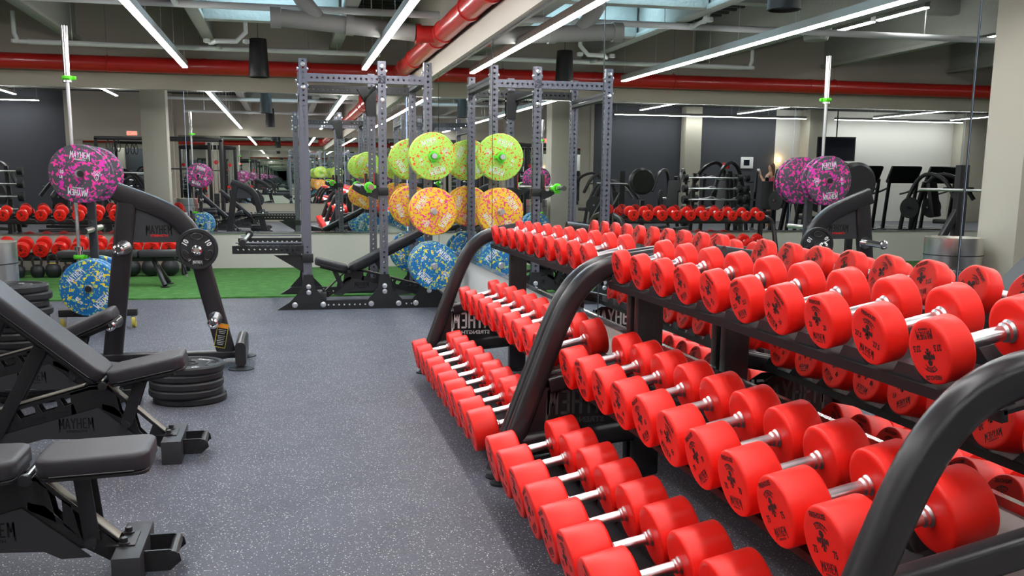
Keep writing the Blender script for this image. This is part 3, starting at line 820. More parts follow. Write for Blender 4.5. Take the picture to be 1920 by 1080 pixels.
for z, m, nn, w_, th in ((1.475, GREENM, '10', 'lime green', .05), (.96, ORANGEM, '25', 'orange', .065), (.445, BLUEM, '35', 'blue', .085)):
    peg = {'10': 'top', '25': 'middle', '35': 'bottom'}[nn]
    bumper(gx, 10.93, z, .225, th, m, nn, random.uniform(0, 6), '%s flecked bumper plate on the far side %s peg, next to the post' % (w_, peg), g)
    bumper(gx, 11.20 + th, z, .225, th, m, nn, random.uniform(0, 6), '%s flecked bumper plate on the far side %s peg, facing the back mirror' % (w_, peg), g, flip=True)
collar((gx, 9.275, 1.475), 'y', 'green clamp on the top plate peg of the power rack')

def barbell(loc, rot, label):
    t = thing('barbell', label, 'barbell', loc); t.rotation_euler = rot
    MB().cyl((0, 0, -.66), (0, 0, .66), .0145, n=14).build('shaft', HANDLE, t)
    for s_ in (-1, 1):
        mb = MB(); mb.cyl((0, 0, s_ * .66), (0, 0, s_ * .69), .037, n=20); mb.cyl((0, 0, s_ * .69), (0, 0, s_ * 1.10), .025, n=20); mb.build('sleeve', CHROME, t)
    for z in (-.45, .45): MB().cyl((0, 0, z - .17), (0, 0, z + .17), .0149, n=14).build('knurling', HANDLE, t)
    return t
barbell((RX[1] - .155, 10.26, 1.185), (PI / 2, 0, 0), 'barbell resting in the hooks of the power rack')
collar((RX[1] - .155, 9.42, 1.185), 'y', 'green clamp on the near end of the power rack barbell')
collar((RX[1] - .155, 11.05, 1.185), 'y', 'green clamp on the far end of the power rack barbell')

# ------------------------------------------------------------------ bumper plate tree with upright barbell
PX, PY = -1.575, 8.72
t = thing('plate_tree', 'black wheeled plate tree holding pink and blue bumper plates', 'plate rack', (PX, PY, 0))
mb = MB(); mb.box((0, 0, .76), (.062, .062, 1.28), bev=.006); mb.build('post', DARKP, t)
mb = MB(); mb.box((0, 0, .13), (.62, .07, .06), bev=.008)
mb.box((0, 0, .105), (.07, .62, .05), bev=.008); mb.build('base', BLACK, t)
for s1 in (-1, 1):
    for z in (.37, .83, 1.28):
        mb = MB(); mb.cyl((0, s1 * .03, z), (0, s1 * .36, z), .024, n=20); a = mb.build('peg', STEEL, t)
        mb = MB(); mb.cyl((0, s1 * .355, z), (0, s1 * .372, z), .0255, n=20); mb.build('peg_cap', SPK, a)
        mb = MB(); mb.box((0, s1 * .033, z), (.05, .006, .16), bev=.002); bolt_mb(mb, (0, s1 * .035 - (.0 if s1 > 0 else 0), z + .06), 'y', .012); mb.build('peg_plate', DARKP, t)
for x, y in ((-.28, 0), (.28, 0), (0, -.28), (0, .28)):
    mb = MB(); mb.cyl((x - .014, y, .05), (x + .014, y, .05), .05, n=20); mb.build('wheel', YELLOW, t)
    mb = MB(); mb.box((x, y, .08), (.045, .06, .04), bev=.004); mb.build('caster_fork', ZINC, t)
mb = MB()
for s1 in (-1, 1): mb.lathe([(.028, 0), (.034, 0), (.034, .2), (.028, .2), (.028, .02), (.0, .02)], Matrix.Translation((s1 * .12 - .0, 0, .15)), 20)
mb.build_each('bar_holder', DARKP, t)
g = 'bumper plates on the wheeled plate tree'
bumper(PX - .02, PY - .325, 1.28, .229, .032, PINKM, '10', .12, 'pink flecked 10 lb bumper plate, front one on the plate tree', g)
bumper(PX - .0, PY - .265, 1.28, .229, .032, PINKM, '10', -.8, 'pink flecked bumper plate directly behind the front pink one', g)
bumper(PX, PY + .27, 1.28, .229, .032, PINKM, '10', 2.8, 'pink flecked bumper plate on the far side of the plate tree, outer', g, flip=True)
bumper(PX, PY + .19, 1.28, .229, .032, PINKM, '10', 1.8, 'pink flecked bumper plate on the far side of the plate tree, inner', g, flip=True)
bumper(PX, PY - .325, .37, .229, .09, BLUEM, '45', -.75, 'blue flecked 45 lb bumper plate, front one low on the plate tree', g)
bumper(PX, PY - .20, .37, .229, .09, BLUEM, '45', .6, 'blue flecked bumper plate behind the front blue one on the plate tree', g)
bumper(PX, PY + .20, .37, .229, .09, BLUEM, '45', 1.6, 'blue flecked bumper plate low on the far side of the plate tree', g, flip=True)
barbell((-1.695, PY, 1.345), (0, -.0, 0), 'barbell standing upright in the wheeled plate tree')
collar((-1.695, PY, 2.04), 'z', 'green clamp on the upper sleeve of the upright barbell')
collar((-1.695, PY, .60), 'z', 'green clamp on the lower sleeve of the upright barbell')

# ------------------------------------------------------------------ grip plates (black)
def grip_plate_meshes(R, T):
    prof = [(.026, .008), (.045, .008), (.048, .001), (.06, .001), (.064, .008), (R * .80, .008), (R * .84, 0), (R * .97, 0), (R, .008), (R, T - .008), (R * .97, T), (R * .84, T), (R * .8, T - .008), (.064, T - .008), (.06, T), (.048, T), (.045, T - .006), (.026, T - .006), (.026, .008)]
    return MB().lathe(prof, None, 44).mesh('disc', RUBBER, 30)
def grip_inner(R, T, z):
    """three raised kidney rims around the hand holes"""
    mb = MB()
    for k in range(3):
        a = PI / 2 + k * 2 * PI / 3
        pts = []
        for j in range(17):
            u = 2 * PI * j / 16
            rr = R * .62 + R * .13 * math.sin(u); aa = a + .42 * math.cos(u)
            pts.append((rr * math.cos(aa), rr * math.sin(aa), z))
        mb.tube(pts, .005, 6, up=(0, 0, 1))
    return mb.mesh('grip_rim', BLACK2)
def grip_print(R, num, z):
    mb = MB(); m = Matrix.Translation((0, 0, z))
    for a in (-PI / 3 + .0, PI / 3):
        word(mb, num, R * .17, m @ Matrix.Rotation(-a, 4, 'Z'), 0, R * .62, .8)
    mayhem(mb, R * .42, m, '', 0, -R * .66)
    return mb.mesh('lettering', WPRINT)
PL_D = grip_plate_meshes(.218, .036); PL_G = grip_inner(.218, .036, .034); PL_P = grip_print(.218, '45', .0368)
STK = 'black grip plates stacked on the floor'
def plate_stack(x, y, n, where, z0=0, th=.0345, R=.218):
    for i in range(n):
        t = thing('grip_plate', 'black grip plate, %s %s' % ('topmost of the' if i == n - 1 else 'lowest of the' if i == 0 else ['', 'second from bottom,', 'third from bottom,', 'fourth from bottom,', 'fifth from bottom,', 'sixth from bottom,', 'seventh from bottom,', 'eighth from bottom,'][i], where), 'weight plate',
                  (x + random.uniform(-.012, .012), y + random.uniform(-.012, .012), z0 + i * (th + .0015)), random.uniform(0, 6), 'black grip plates: ' + where)
        link('disc', PL_D, t, Matrix.Scale(th / .036, 4, (0, 0, 1)) @ Matrix.Scale(R / .218, 4, (1, 0, 0)) @ Matrix.Scale(R / .218, 4, (0, 1, 0)))
        if i == n - 1:
            link('grip_rim', PL_G, t); link('lettering', PL_P, t)
plate_stack(-.585, 5.76, 5, 'floor stack beside the seat of the raised bench', th=.043, R=.205)
plate_stack(-1.46, 6.02, 2, 'pair under the bench with the raised seat', th=.04)
plate_stack(-1.645, 6.47, 9, 'tall stack on the pedestal by the steel bin', z0=.19, th=.0455, R=.205)

# ------------------------------------------------------------------ plate loaded press frame
t = thing('press_frame', 'big black curved press frame with plate pegs and chrome ends', 'exercise machine', (0, 6.95, 0))
sec = rrect(.062, .125, .02, 4)
top = smooth([(-1.10, 0, 1.165), (-.90, 0, 1.09), (-.74, 0, 1.015), (-.64, 0, .905), (-.595, 0, .77), (-.56, 0, .60)], 2) + [(-.43, 0, .03)]
MB().sweep(top, sec, (0, 1, 0)).build('curved_tube', BLACK2, t)
MB().sweep([(-1.185, 0, .03), (-1.035, 0, 1.09)], sec, (0, 1, 0)).build('rear_leg', BLACK2, t)
MB().prism([(-1.04, .83), (-.66, .83), (-.63, .90), (-.72, 1.0), (-.86, 1.07), (-1.02, 1.11)], -.005, .005).build('side_panel', DARKP, t)
mb = MB(); fm = Matrix(((1, 0, 0, -.84), (0, 0, -1, -.0058), (0, 1, 0, .905), (0, 0, 0, 1))); mayhem(mb, .17, fm); mb.build('panel_lettering', GPRINT, t)
mb = MB(); v, f = text_shape('STRENGTH'); mb.add(v, f, fm @ Matrix.Translation((0, -.031, .001)) @ Matrix.Diagonal((.022, .02, 1, 1))); mb.build('lower_lettering', REDP, t)
mb = MB(); mb.sweep([(-.37, 0, .055), (-1.6, 0, .055)], rrect(.07, .05, .012), (0, 1, 0)); mb.build('floor_rail', BLACK2, t)
mb = MB(); mb.sweep([(-.33, -.30, .10), (-.33, .22, .10)], rrect(.07, .16, .03), (1, 0, 0)); mb.build('foot_bar', BLACK2, t)
mb = MB()
for y in (-.29, .21): mb.lathe([(.0, 0), (.085, 0), (.085, .006), (.05, .012), (0, .012)], Matrix.Translation((-.33, y, .0)), 24)
mb.build_each('foot_disc', RUBBER, t)
def peg(x, z, L=.15):
    mb = MB(); mb.cyl((x, -.031, z), (x, -.045, z), .048, n=24); mb.cyl((x, -.045, z), (x, -L, z), .026, n=24)
    a = mb.build('plate_peg', CHROME, t)
    mb = MB(); mb.lathe([(.026, 0), (.034, .002), (.036, .01), (.034, .02), (.022, .024), (.018, .014), (.0, .014)], Matrix.Translation((x, -L, z)) @ Matrix.Rotation(PI / 2, 4, 'X'), 24); mb.build('peg_cap', CHROME, a)
peg(-1.062, .80, .27); peg(-1.14, .31, .27); peg(-.585, .79, .22); peg(-.50, .31, .27)
# warning label
a = math.atan2(.14, .60)
lm = Matrix.Translation((-.465, -.0325, .19)) @ Matrix.Rotation(a * .9, 4, 'Y')
def plate_xy(w, h, m, dx=0, dz=0, e=0): 
    q = MB(); q.add([(dx - w / 2, -e, dz - h / 2), (dx + w / 2, -e, dz - h / 2), (dx + w / 2, -e, dz + h / 2), (dx - w / 2, -e, dz + h / 2)], [(0, 1, 2, 3)], m); return q
lb = plate_xy(.075, .17, lm).build('warning_label', YELLOW, t)
plate_xy(.067, .162, lm, e=.0004).build('label_ground', GPRINT, lb)
plate_xy(.067, .028, lm, dz=.066, e=.0008).build('label_header', ORANGE, lb)
q = MB()
for i in range(9):
    q2 = plate_xy(.052 - (i % 3) * .006, .0035, lm, dz=.04 - i * .012 - (0.006 if i > 2 else 0), e=.0008); q.add(q2.v, q2.f)
q.build('label_text', GPRINT if False else PIPEW, lb)
# back part of the machine (left, beyond the first leg): bench, uprights, bar
# 10 lb plate on the upper peg
t10 = thing('grip_plate', 'black 10 lb plate with white numbers hanging on the press frame', 'weight plate', (-.59, 6.95 - .115, .793)); t10.rotation_euler = (PI / 2, 0, 0)
S = .136 / .218
link('disc', PL_D, t10, Matrix.Diagonal((S, S, .8, 1)))
q = MB()
for k in range(3):
    a0 = PI / 2 + k * 2 * PI / 3
    out = []
    for j in range(20):
        u = 2 * PI * j / 20
        rr = .083 + .017 * math.sin(u); aa = a0 + .36 * math.cos(u); out.append((rr * math.cos(aa), rr * math.sin(aa), .0292))
    q.add(out, [tuple(range(20))])
q.build_each('hand_hole', SPK, t10)
q = MB()
for k in range(3):
    a0 = PI / 2 + k * 2 * PI / 3
    q.tube([((.084 + .021 * math.sin(u)) * math.cos(a0 + .42 * math.cos(u)), (.084 + .021 * math.sin(u)) * math.sin(a0 + .42 * math.cos(u)), .0275) for u in [2 * PI * j / 18 for j in range(19)]], .0045, 6, up=(0, 0, 1))
q.build_each('grip_rim', BLACK2, t10)
q = MB(); m = Matrix.Translation((0, 0, .0296))
word(q, '10', .036, m @ Matrix.Rotation(PI / 3, 4, 'Z'), 0, .083, .85); word(q, '10', .036, m @ Matrix.Rotation(-PI / 3, 4, 'Z'), 0, .083, .85); mayhem(q, .062, m, '', 0, -.09)
word(q, '0', .024, m @ Matrix.Rotation(PI * .8, 4, 'Z'), 0, .085, .85)
q.build('lettering', WPRINT, t10)

# ------------------------------------------------------------------ adjustable benches
def del_cat(e):
    for k in ('label', 'category', 'group'):
        if k in e: del e[k]
def pad_mb(c, L, Wd, H, round_r=.05):
    """upholstered pad: rounded corners in plan, soft edges, slightly crowned top"""
    mb = MB(); n = 6; rings = []
    def ring(ins, z):
        out = []
        w, h, r = L / 2 - ins, Wd / 2 - ins, max(.008, round_r - ins)
        for cx, cy, a0 in ((w - r, h - r, 0), (-w + r, h - r, 90), (-w + r, -h + r, 180), (w - r, -h + r, 270)):
            for j in range(n + 1):
                a = math.radians(a0 + 90 * j / n); out.append((c[0] + cx + r * math.cos(a), c[1] + cy + r * math.sin(a), c[2] + z))
        return out
    e = .012
    prof = [(.03, -H / 2), (.004, -H / 2), (0, -H / 2 + .006), (0, H / 2 - e * 1.4)] + [(e - e * math.cos(a), H / 2 - e + e * math.sin(a) - .001) for a in (.3, .7, 1.1, 1.45)] + [(e + .003, H / 2), (e + .012, H / 2)]
    k = 4 * (n + 1); V = []; Fc = []
    for ins, z in prof: V += ring(ins, z)
    for i in range(len(prof) - 1):
        for j in range(k): Fc.append((i * k + j, i * k + (j + 1) % k, (i + 1) * k + (j + 1) % k, (i + 1) * k + j))
    Fc.append(tuple(reversed(range(k)))); Fc.append(tuple((len(prof) - 1) * k + j for j in range(k)))
    return mb.add(V, Fc)
def bench(loc, rz, seat_deg, back_deg, label, hinge_z=.352, text_flip=True):
    """local: +x from the handle foot to the far foot; hinge above x=.29"""
    t = thing('adjustable_bench', label, 'bench', loc, rz, 'adjustable weight benches')
    MB().box((0, 0, .0525), (.085, .34, .105), bev=.004).build('front_foot', DARKP, t)
    MB().box((1.22, 0, .04), (.07, .42, .08), bev=.004).build('rear_foot', DARKP, t)
    # handle at the front foot
    for y in (-.075, .075):
        h = MB().prism([(-.04, .02), (-.04, .09), (-.12, .09), (-.15, .075), (-.155, .05), (-.12, .02)], y - .004, y + .004).build('handle_bracket', BLACK, t)
    MB().cyl((-.13, -.085, .07), (-.13, .085, .07), .0165, n=18).build('handle_bar', BLACK2, h)
    # spine: twin side plates
    mb = MB()
    for y in (-.03, .03):
        mb.prism([(.03, .095), (.03, .112), (.27, .345), (.34, .345), (1.20, .115), (1.20, .098), (.345, .327), (.27, .327)], y - .003, y + .003)
        mb.prism([(.24, .30), (.27, .34), (.34, .34), (.43, .315), (.43, .20), (.30, .235), (.22, .19)], y - .003, y + .003)
        mb.prism([(.42, .265), (1.20, .055), (1.06, .045), (.62, .14), (.40, .19)], y - .003, y + .003)
        mb.prism([(.03, .105), (.09, .155), (.115, .09), (.25, .245), (.30, .26), (.30, .20), (.06, .045), (.03, .06)], y - .003, y + .003)
        mb.prism([(.15, .13), (.175, .245), (.20, .265), (.20, .18)], y - .003, y + .003)
        mb.prism([(1.12, .07), (1.12, .13), (1.20, .11), (1.20, .06)], y - .003, y + .003)
    sp = mb.build('spine', BLACK, t)
    mb = MB(); mb.sweep([(.04, 0, .12), (.275, 0, .35)], rrect(.056, .006, .002, 2), (0, 1, 0)); mb.sweep([(.37, 0, .345), (1.19, 0, .125)], rrect(.056, .006, .002, 2), (0, 1, 0)); mb.build('top_strip', TAN, sp)
    # window cut outs with hooks (light floor colour seen through is real: build ladder as open loops)
    mb = MB()
    for y in (-.034, .034):
        for i in range(7):
            x = .475 + i * .092; z = .252 - (x - .46) * .269
            mb.prism([(x - .030, z - .012), (x - .012, z + .018), (x + .002, z + .046), (x + .024, z + .040), (x + .012, z + .030), (x + .010, z + .010), (x + .03, z - .02)], y - .003, y + .003)
    mb.build_each('notch_hook', BLACK, sp)
    # name plate below the spine
    mb = MB()
    for y in (-.042, .042):
        mb.prism([(.12, .07), (.315, .245), (.96, .075), (.76, .06), (.55, .112), (.26, .098), (.21, .07)], y - .0025, y + .0025)
    pl = mb.build('name_plate', DARKP, t)
    for y, sx in ((.0452, -1), (-.0452, 1)):
        # readable from either side
        fm = Matrix(((sx, 0, 0, .41), (0, 0, -1 if y < 0 else 1, y), (0, 1, 0, .168), (0, 0, 0, 1)))
        q = MB(); mayhem(q, .15, fm @ Matrix.Rotation(0, 4, 'Z')); q.build('lettering', GPRINT, pl)
    # bolts on the front foot
    mb = MB()
    for x, y in ((.0, -.05), (.0, .05)): mb.lathe([(.018, 0), (.018, .01), (.012, .012), (.012, .026), (0, .03)], Matrix.Translation((x + .02, y, .104)), 8)
    mb.build_each('bolt', BLACK2, t)
    mb = MB().box((.03, 0, .107), (.09, .13, .005)); mb.build('mounting_plate', BLACK, t)
    hz = hinge_z; hx = .275
    # seat
    sm = Matrix.Translation((hx - .01, 0, hz)) @ Matrix.Rotation(math.radians(seat_deg), 4, 'Y')
    e = thing('seat', None, None); del_cat(e); e.parent = t; e.matrix_local = sm
    q = pad_mb((-.178, 0, .036), .335, .255, .056); q.build('pad', VINYL, e)
    q = pad_mb((-.178, 0, .002), .322, .24, .014, .04); q.box((-.16, 0, -.018), (.24, .055, .03), bev=.004); q.build('seat_frame', BLACK, e)
    [MB().tube([(-.30, y_, .0095), (-.055, y_, .0095)], .0025, 6).build('piping', BLACK2, e) for y_ in (-.1265, .1265)]
    # back
    bm_ = Matrix.Translation((hx + .015, 0, hz)) @ Matrix.Rotation(-math.radians(back_deg), 4, 'Y')
    e2 = thing('backrest', None, None); del_cat(e2); e2.parent = t; e2.matrix_local = bm_
    q = pad_mb((.455, 0, .036), .88, .255, .056); q.build('pad', VINYL, e2)
    q = pad_mb((.455, 0, .002), .865, .24, .014, .04); q.box((.40, 0, -.022), (.72, .06, .04), bev=.004); q.build('back_frame', BLACK, e2)
    [MB().tube([(.06, y_, .0095), (.85, y_, .0095)], .0025, 6).build('piping', BLACK2, e2) for y_ in (-.1265, .1265)]
    q = MB(); q.cyl((hx, -.13, hz + .01), (hx, .13, hz + .01), .013, n=14); q.build('hinge_rod', CHROME, t)
    q = MB()
    for s1 in (-1, 1): q.lathe([(0, -.014), (.018, -.012), (.020, 0), (.018, .012), (0, .014)], Matrix.Translation((hx, s1 * .135, hz + .01)) @ Matrix.Rotation(PI / 2, 4, 'X'), 16)
    q.build_each('hinge_cap', BLACK, t)
    # seat strut
    p0 = sm @ Vector((-.13, 0, -.02)); p1 = Vector((.20, 0, .165)) if seat_deg > 8 else Vector((.115, 0, .125))
    q = MB()
    for s1 in (-1, 1): q.sweep([tuple(p0 + Vector((0, s1 * .046, 0))), tuple(p1 + Vector((0, s1 * .046, 0)))], rrect(.008, .05, .002, 2), (0, 1, 0))
    q.sweep([tuple(p0), tuple((p0 + p1) / 2)], rrect(.09, .008, .002, 2), (0, 1, 0))
    q.build('seat_strut', BLACK, t)
    q = MB(); q.cyl(p1 + Vector((0, -.075, 0)), p1 + Vector((0, .075, 0)), .017, n=16); q.build('strut_pin', BLACK2, t)
    # back strut
    p0 = bm_ @ Vector((.30, 0, -.03)); p1 = Vector((.745 - (.0 if back_deg > 20 else -.2), 0, .13 if back_deg > 20 else .10))
    q = MB()
    for s1 in (-1, 1): q.sweep([tuple(p0 + Vector((0, s1 * .05, 0))), tuple(p1 + Vector((0, s1 * .05, 0)))], rrect(.008, .055, .002, 2), (0, 1, 0))
    q.build('back_strut', BLACK, t)
    q = MB(); q.cyl(p1 + Vector((0, -.07, 0)), p1 + Vector((0, .07, 0)), .015, n=16); q.build('strut_pin', BLACK2, t)
    return t
bench((-.535, 4.60, 0), PI, 12, 41, 'black adjustable bench with raised backrest, left of the aisle')
bench((-.52, 3.215, 0), PI, 2, 0, 'black adjustable bench set flat, nearest the camera at lower left')
bench((-.985, 5.75, 0), PI, 24, 43, 'black adjustable bench behind the raised one, partly hidden')
bench((.33, 10.26, 0), 0, 15, 27, 'black adjustable bench inclined inside the power rack', hinge_z=.31)

# low pedestal under the tall plate stack
t = thing('plate_pedestal', 'low black pedestal under the tall stack of grip plates', 'stand', (-1.645, 6.47, 0))
MB().box((0, 0, .098), (.38, .38, .182), bev=.01).build('body', BLACK, t)
for x in (-.17, .17):
    for y in (-.15, .15): MB().cyl((x, y, 0), (x, y, .01), .02, n=12).build('foot', RUBBER, t)

# ------------------------------------------------------------------ steel bins
def steel_bin(x, y, h, label):
    t = thing('steel_bin', label, 'waste bin', (x, y, 0), 0, 'brushed steel bins')
    R = .228
    MB().lathe([(R, .02), (R, h - .14), (R + .002, h - .135), (R + .002, h), (R - .012, h), (R - .012, h - .03), (R - .02, h - .05)], n=56).build('body', STEEL, t)
    MB().lathe([(R - .002, 0), (R - .002, .03), (0, .03)], n=48).build('base_ring', RUBBER, t)
    MB().lathe([(R - .01, h - .02), (.13, h - .012), (.13, h - .06)], n=48).build('lid_ring', STEEL, t)
    MB().lathe([(R + .0035, h - .145), (R + .0035, h - .138), (R, h - .137)], n=48).build('seam_band', SPK, t)
    MB().lathe([(.13, h - .05), (.12, h - .3), (0, h - .3)], n=32).build('liner', RUBBER, t)
steel_bin(-2.0, 7.10, .83, 'brushed steel waste bin nearest the plate tree, at the left edge')

# ------------------------------------------------------------------ back dumbbell rack (two shelves, against the back mirror)
BX0, BY0 = -1.27, 12.55
t = thing('dumbbell_rack', 'black two-shelf dumbbell rack standing on the turf against the back wall', 'dumbbell rack', (BX0, BY0, 0), PI / 2)
bfp = MB().sweep(smooth([(.60, 0, .03), (.66, 0, .25), (.76, 0, .56), (.82, 0, .67), (.93, 0, .71), (1.22, 0, .76)], 3), rrect(.055, .075, .024, 5), (0, 1, 0)).mesh('end_frame', BLACK2, 40)
bpo = MB().box((1.2, 0, .38), (.075, .055, .76), bev=.01).mesh('rear_post', BLACK2)
brl = MB().sweep([(.68, 0, .16), (1.2, 0, .22)], rrect(.05, .06, .012), (0, 1, 0)).mesh('lower_rail', BLACK2)
bgs = MB().prism([(.70, .2), (1.19, .25), (1.19, .34), (.95, .42), (.73, .36)], -.004, .004).mesh('side_panel', BLACK)
LB = 2.42
for yy in (.045, LB - .045):
    for nm, me in (('end_frame', bfp), ('rear_post', bpo), ('lower_rail', brl)): link(nm, me, t, Matrix.Translation((0, yy, 0)))
    p = link('side_panel', bgs, t, Matrix.Translation((0, yy, 0)))
    q = MB(); mayhem(q, .22, Matrix(((1, 0, 0, .94), (0, 0, -1, yy - .006), (0, 1, 0, .315), (0, 0, 0, 1)))); q.build('panel_lettering', GPRINT, t)
    for x in (.60, 1.2): link('foot_disc', FOOT, t, Matrix.Translation((x, yy, 0)))
for tr, xf, zp, dep, R, T, g_ in (('upper', .86, .672, .20, .079, .055, 'dumbbells on the upper shelf of the back rack'), ('lower', .70, .225, .27, .100, .09, 'dumbbells on the lower shelf of the back rack')):
    tray(zp, xf, .06, LB - .06, .04, dep).build('shelf', TRAY, t)
    m = Matrix.Translation((xf, 0, zp)) @ Matrix.Rotation(-TILT, 4, 'Y')
    for i in range(11):
        yy = min(max(.22 * (i + .5) + .0, .1), LB - .1)
        for xx in (.045, T + .125 + T * .45): link('saddle', SAD, t, m @ Matrix.Translation((xx, yy, 0)))
    for i in range(10):
        X = BX0 - .22 * (i + 1)
        RR = R - .001 * i
        d = dumbbell(X, BY0 + xf, zp + RR + .014, round(RR, 3), T, .12, '45' if tr == 'lower' else '20', random.uniform(-.4, .4),
                     'red dumbbell, %s from the right end, %s shelf of the back rack' % (ORD[i], tr), g_)
        d.rotation_euler = (Matrix.Rotation(PI / 2, 3, 'Z') @ Matrix.Rotation(-math.radians(17), 3, 'Y')).to_euler()

# kettlebells and slam balls on the floor under it
for i, (x, r) in enumerate(((-3.25, .085), (-3.03, .085), (-2.85, .095), (-2.66, .085), (-2.45, .09))):
    t = thing('kettlebell', 'black kettlebell under the back rack, %s from the left' % ORD[i], 'kettlebell', (x, 13.05, .016), random.uniform(-.3, .3), 'kettlebells under the back rack')
    MB().lathe([(0, 0), (r * .6, 0), (r * .85, r * .3), (r, r * .95), (r * .88, r * 1.5), (r * .5, r * 1.85), (0, r * 1.95)], n=28).build('bell', RUBBER, t)
    MB().tube(smooth([(-r * .45, 0, r * 1.65), (-r * .62, 0, r * 2.4), (-r * .4, 0, r * 2.95), (r * .4, 0, r * 2.95), (r * .62, 0, r * 2.4), (r * .45, 0, r * 1.65)], 2), r * .17, 10).build('handle', BLACK2, t)
    if i == 2: MB().lathe([(r * .5, r * 1.86), (r * .55, r * 1.78), (r * .45, r * 1.9)], n=20).build('colour_ring', YELLOW, t)
for i, x in enumerate((-1.93, -1.70, -1.47)):
    t = thing('slam_ball', 'dark rubber slam ball under the back rack, %s' % ('left of three', 'middle of three', 'right of three')[i], 'ball', (x, 13.05, .128), 0, 'slam balls under the back rack')
    q = MB(); R = .112
    q.lathe([(R * math.sin(a) * (1 + .004 * (k % 2)), -R * math.cos(a)) for k, a in enumerate([PI * j / 24 for j in range(25)])], n=36); q.build('shell', RUBBER, t)
    MB().lathe([(0, R * 1.001), (.02, R * .99), (.02, R * .975)], n=16).build('valve_patch', REDP, t)

# ------------------------------------------------------------------ flat bench on the turf
t = thing('flat_bench', 'black two-piece padded bench standing on the green turf', 'bench', (-1.72, 11.9, .016))
q = MB(); q.box((.27, 0, .375), (.42, .28, .075), bev=.025); q.build('seat_pad', VINYL, t)
q = MB(); q.box((-.38, 0, .375), (.86, .28, .075), bev=.025); q.build('back_pad', VINYL, t)
q = MB(); q.sweep([(-.8, 0, .31), (.44, 0, .31)], rrect(.05, .05, .01), (0, 1, 0)); q.build('frame_beam', BLACK2, t)
for x0, x1 in ((.20, .34), (-.62, -.72)):
    for s1 in (-1, 1): MB().tube([(x0, 0, .31), (x1, s1 * .2, .02)], .027, 12).build('leg', BLACK2, t)
    for s1 in (-1, 1): MB().cyl((x1, s1 * .2, 0), (x1, s1 * .2, .014), .05, n=20).build('foot_pad', RUBBER, t)
MB().tube(smooth([(.40, 0, .31), (.50, 0, .29), (.54, 0, .22), (.56, 0, .12)], 1), .014, 10).build('transport_handle', BLACK2, t)
q = MB(); q.cyl((.558, 0, .13), (.566, 0, .09), .015, n=10); q.build('handle_tip', CHROME, t)

# ------------------------------------------------------------------ machines behind and left of the camera (seen in the mirrors)
def tubes(name, segs, parent, w=.07, d=.07, m=BLACK2):
    for sg in segs:
        MB().sweep(sg, rrect(d, w, .012), (0, 1, 0) if abs(Vector(sg[-1]).y - Vector(sg[0]).y) < .3 else (0, 0, 1)).build(name, m, parent)
# functional trainer with two weight towers
t = thing('cable_machine', 'tall black dual cable trainer seen in the back mirror', 'exercise machine', (-2.5, 2.1, 0))
tubes('upright', [[(x, y, 0), (x, y, 2.15)] for x in (-.75, .95) for y in (0, .45)] + [[(x, .0, 0), (x, 0, 2.1)] for x in (-.45, .65)], t, .08, .08)
tubes('top_beam', [[(-.8, 0, 2.15), (-.3, 0, 2.19), (.5, 0, 2.19), (1.0, 0, 2.15)], [(-.8, .45, 2.15), (1.0, .45, 2.15)]], t, .09, .08)
tubes('floor_beam', [[(-.75, -.2, .04), (-.75, .7, .04)], [(.95, -.2, .04), (.95, .7, .04)]], t)
for x in (-.6, .8):
    for i in range(12): MB().box((x, .25, .25 + i * .052), (.12, .3, .046), bev=.004).build('weight_block', SPK, t)
    for dx in (-.05, .05): MB().cyl((x + dx, .25, .1), (x + dx, .25, 2.1), .01).build('guide_rod', CHROME, t)
    MB().lathe([(.0, -.02), (.055, -.015), (.055, .015), (0, .02)], Matrix.Translation((x, -.06, 1.62)) @ Matrix.Rotation(PI / 2, 4, 'X'), 20).build('pulley', REDP, t)
MB().cyl((-.5, -.12, 1.45), (.7, -.12, 1.45), .016).build('handle_bar', BLACK2, t)
# lat tower with an exit sign above it
t = thing('squat_frame', 'black gantry frame with hooks in front of the beige wall behind the camera', 'exercise machine', (-4.0, .75, 0))
tubes('upright', [[(-.75, 0, 0), (-.75, 0, 2.22)], [(.65, 0, 0), (.65, 0, 2.22)]], t, .08, .08)
tubes('top_beam', [[(-.78, 0, 2.22), (.68, 0, 2.22)]], t, .1, .08)
tubes('floor_beam', [[(-.75, -.5, .04), (-.75, .5, .04)], [(.65, -.5, .04), (.65, .5, .04)]], t)
for x in (-.45, -.3, -.2): MB().tube(smooth([(x, .02, 2.2), (x - .06, .03, 2.0), (x, .03, 1.85), (x + .06, .03, 2.0), (x, .02, 2.2)], 1), .012, 8).build('hanging_strap', SPK, t)
MB().cyl((-.9, .08, 1.35), (1.1, .08, 1.35), .0145).build('bar', HANDLE, t)
for x in (-.82, .95): MB().lathe([(0, -.02), (.17, -.02), (.17, .02), (0, .02)], Matrix.Translation((x, .08, 1.35)) @ Matrix.Rotation(PI / 2, 4, 'Y'), 28).build('bar_plate', RUBBER, t)
t = thing('exit_sign', 'small red lit EXIT sign over the frame behind the camera', 'sign', (-3.85, .80, 2.29))
MB().box((0, 0, .06), (.26, .03, .11), bev=.006).build('housing', WPRINT, t)
MB().box((0, .0165, .06), (.24, .002, .095)).build('face', EXITM, t)
q = MB(); word(q, 'EXIT', .06, Matrix(((-1, 0, 0, 0), (0, 0, 1, .0185), (0, 1, 0, .06), (0, 0, 0, 1)))); q.build('lettering', WPRINT, t)

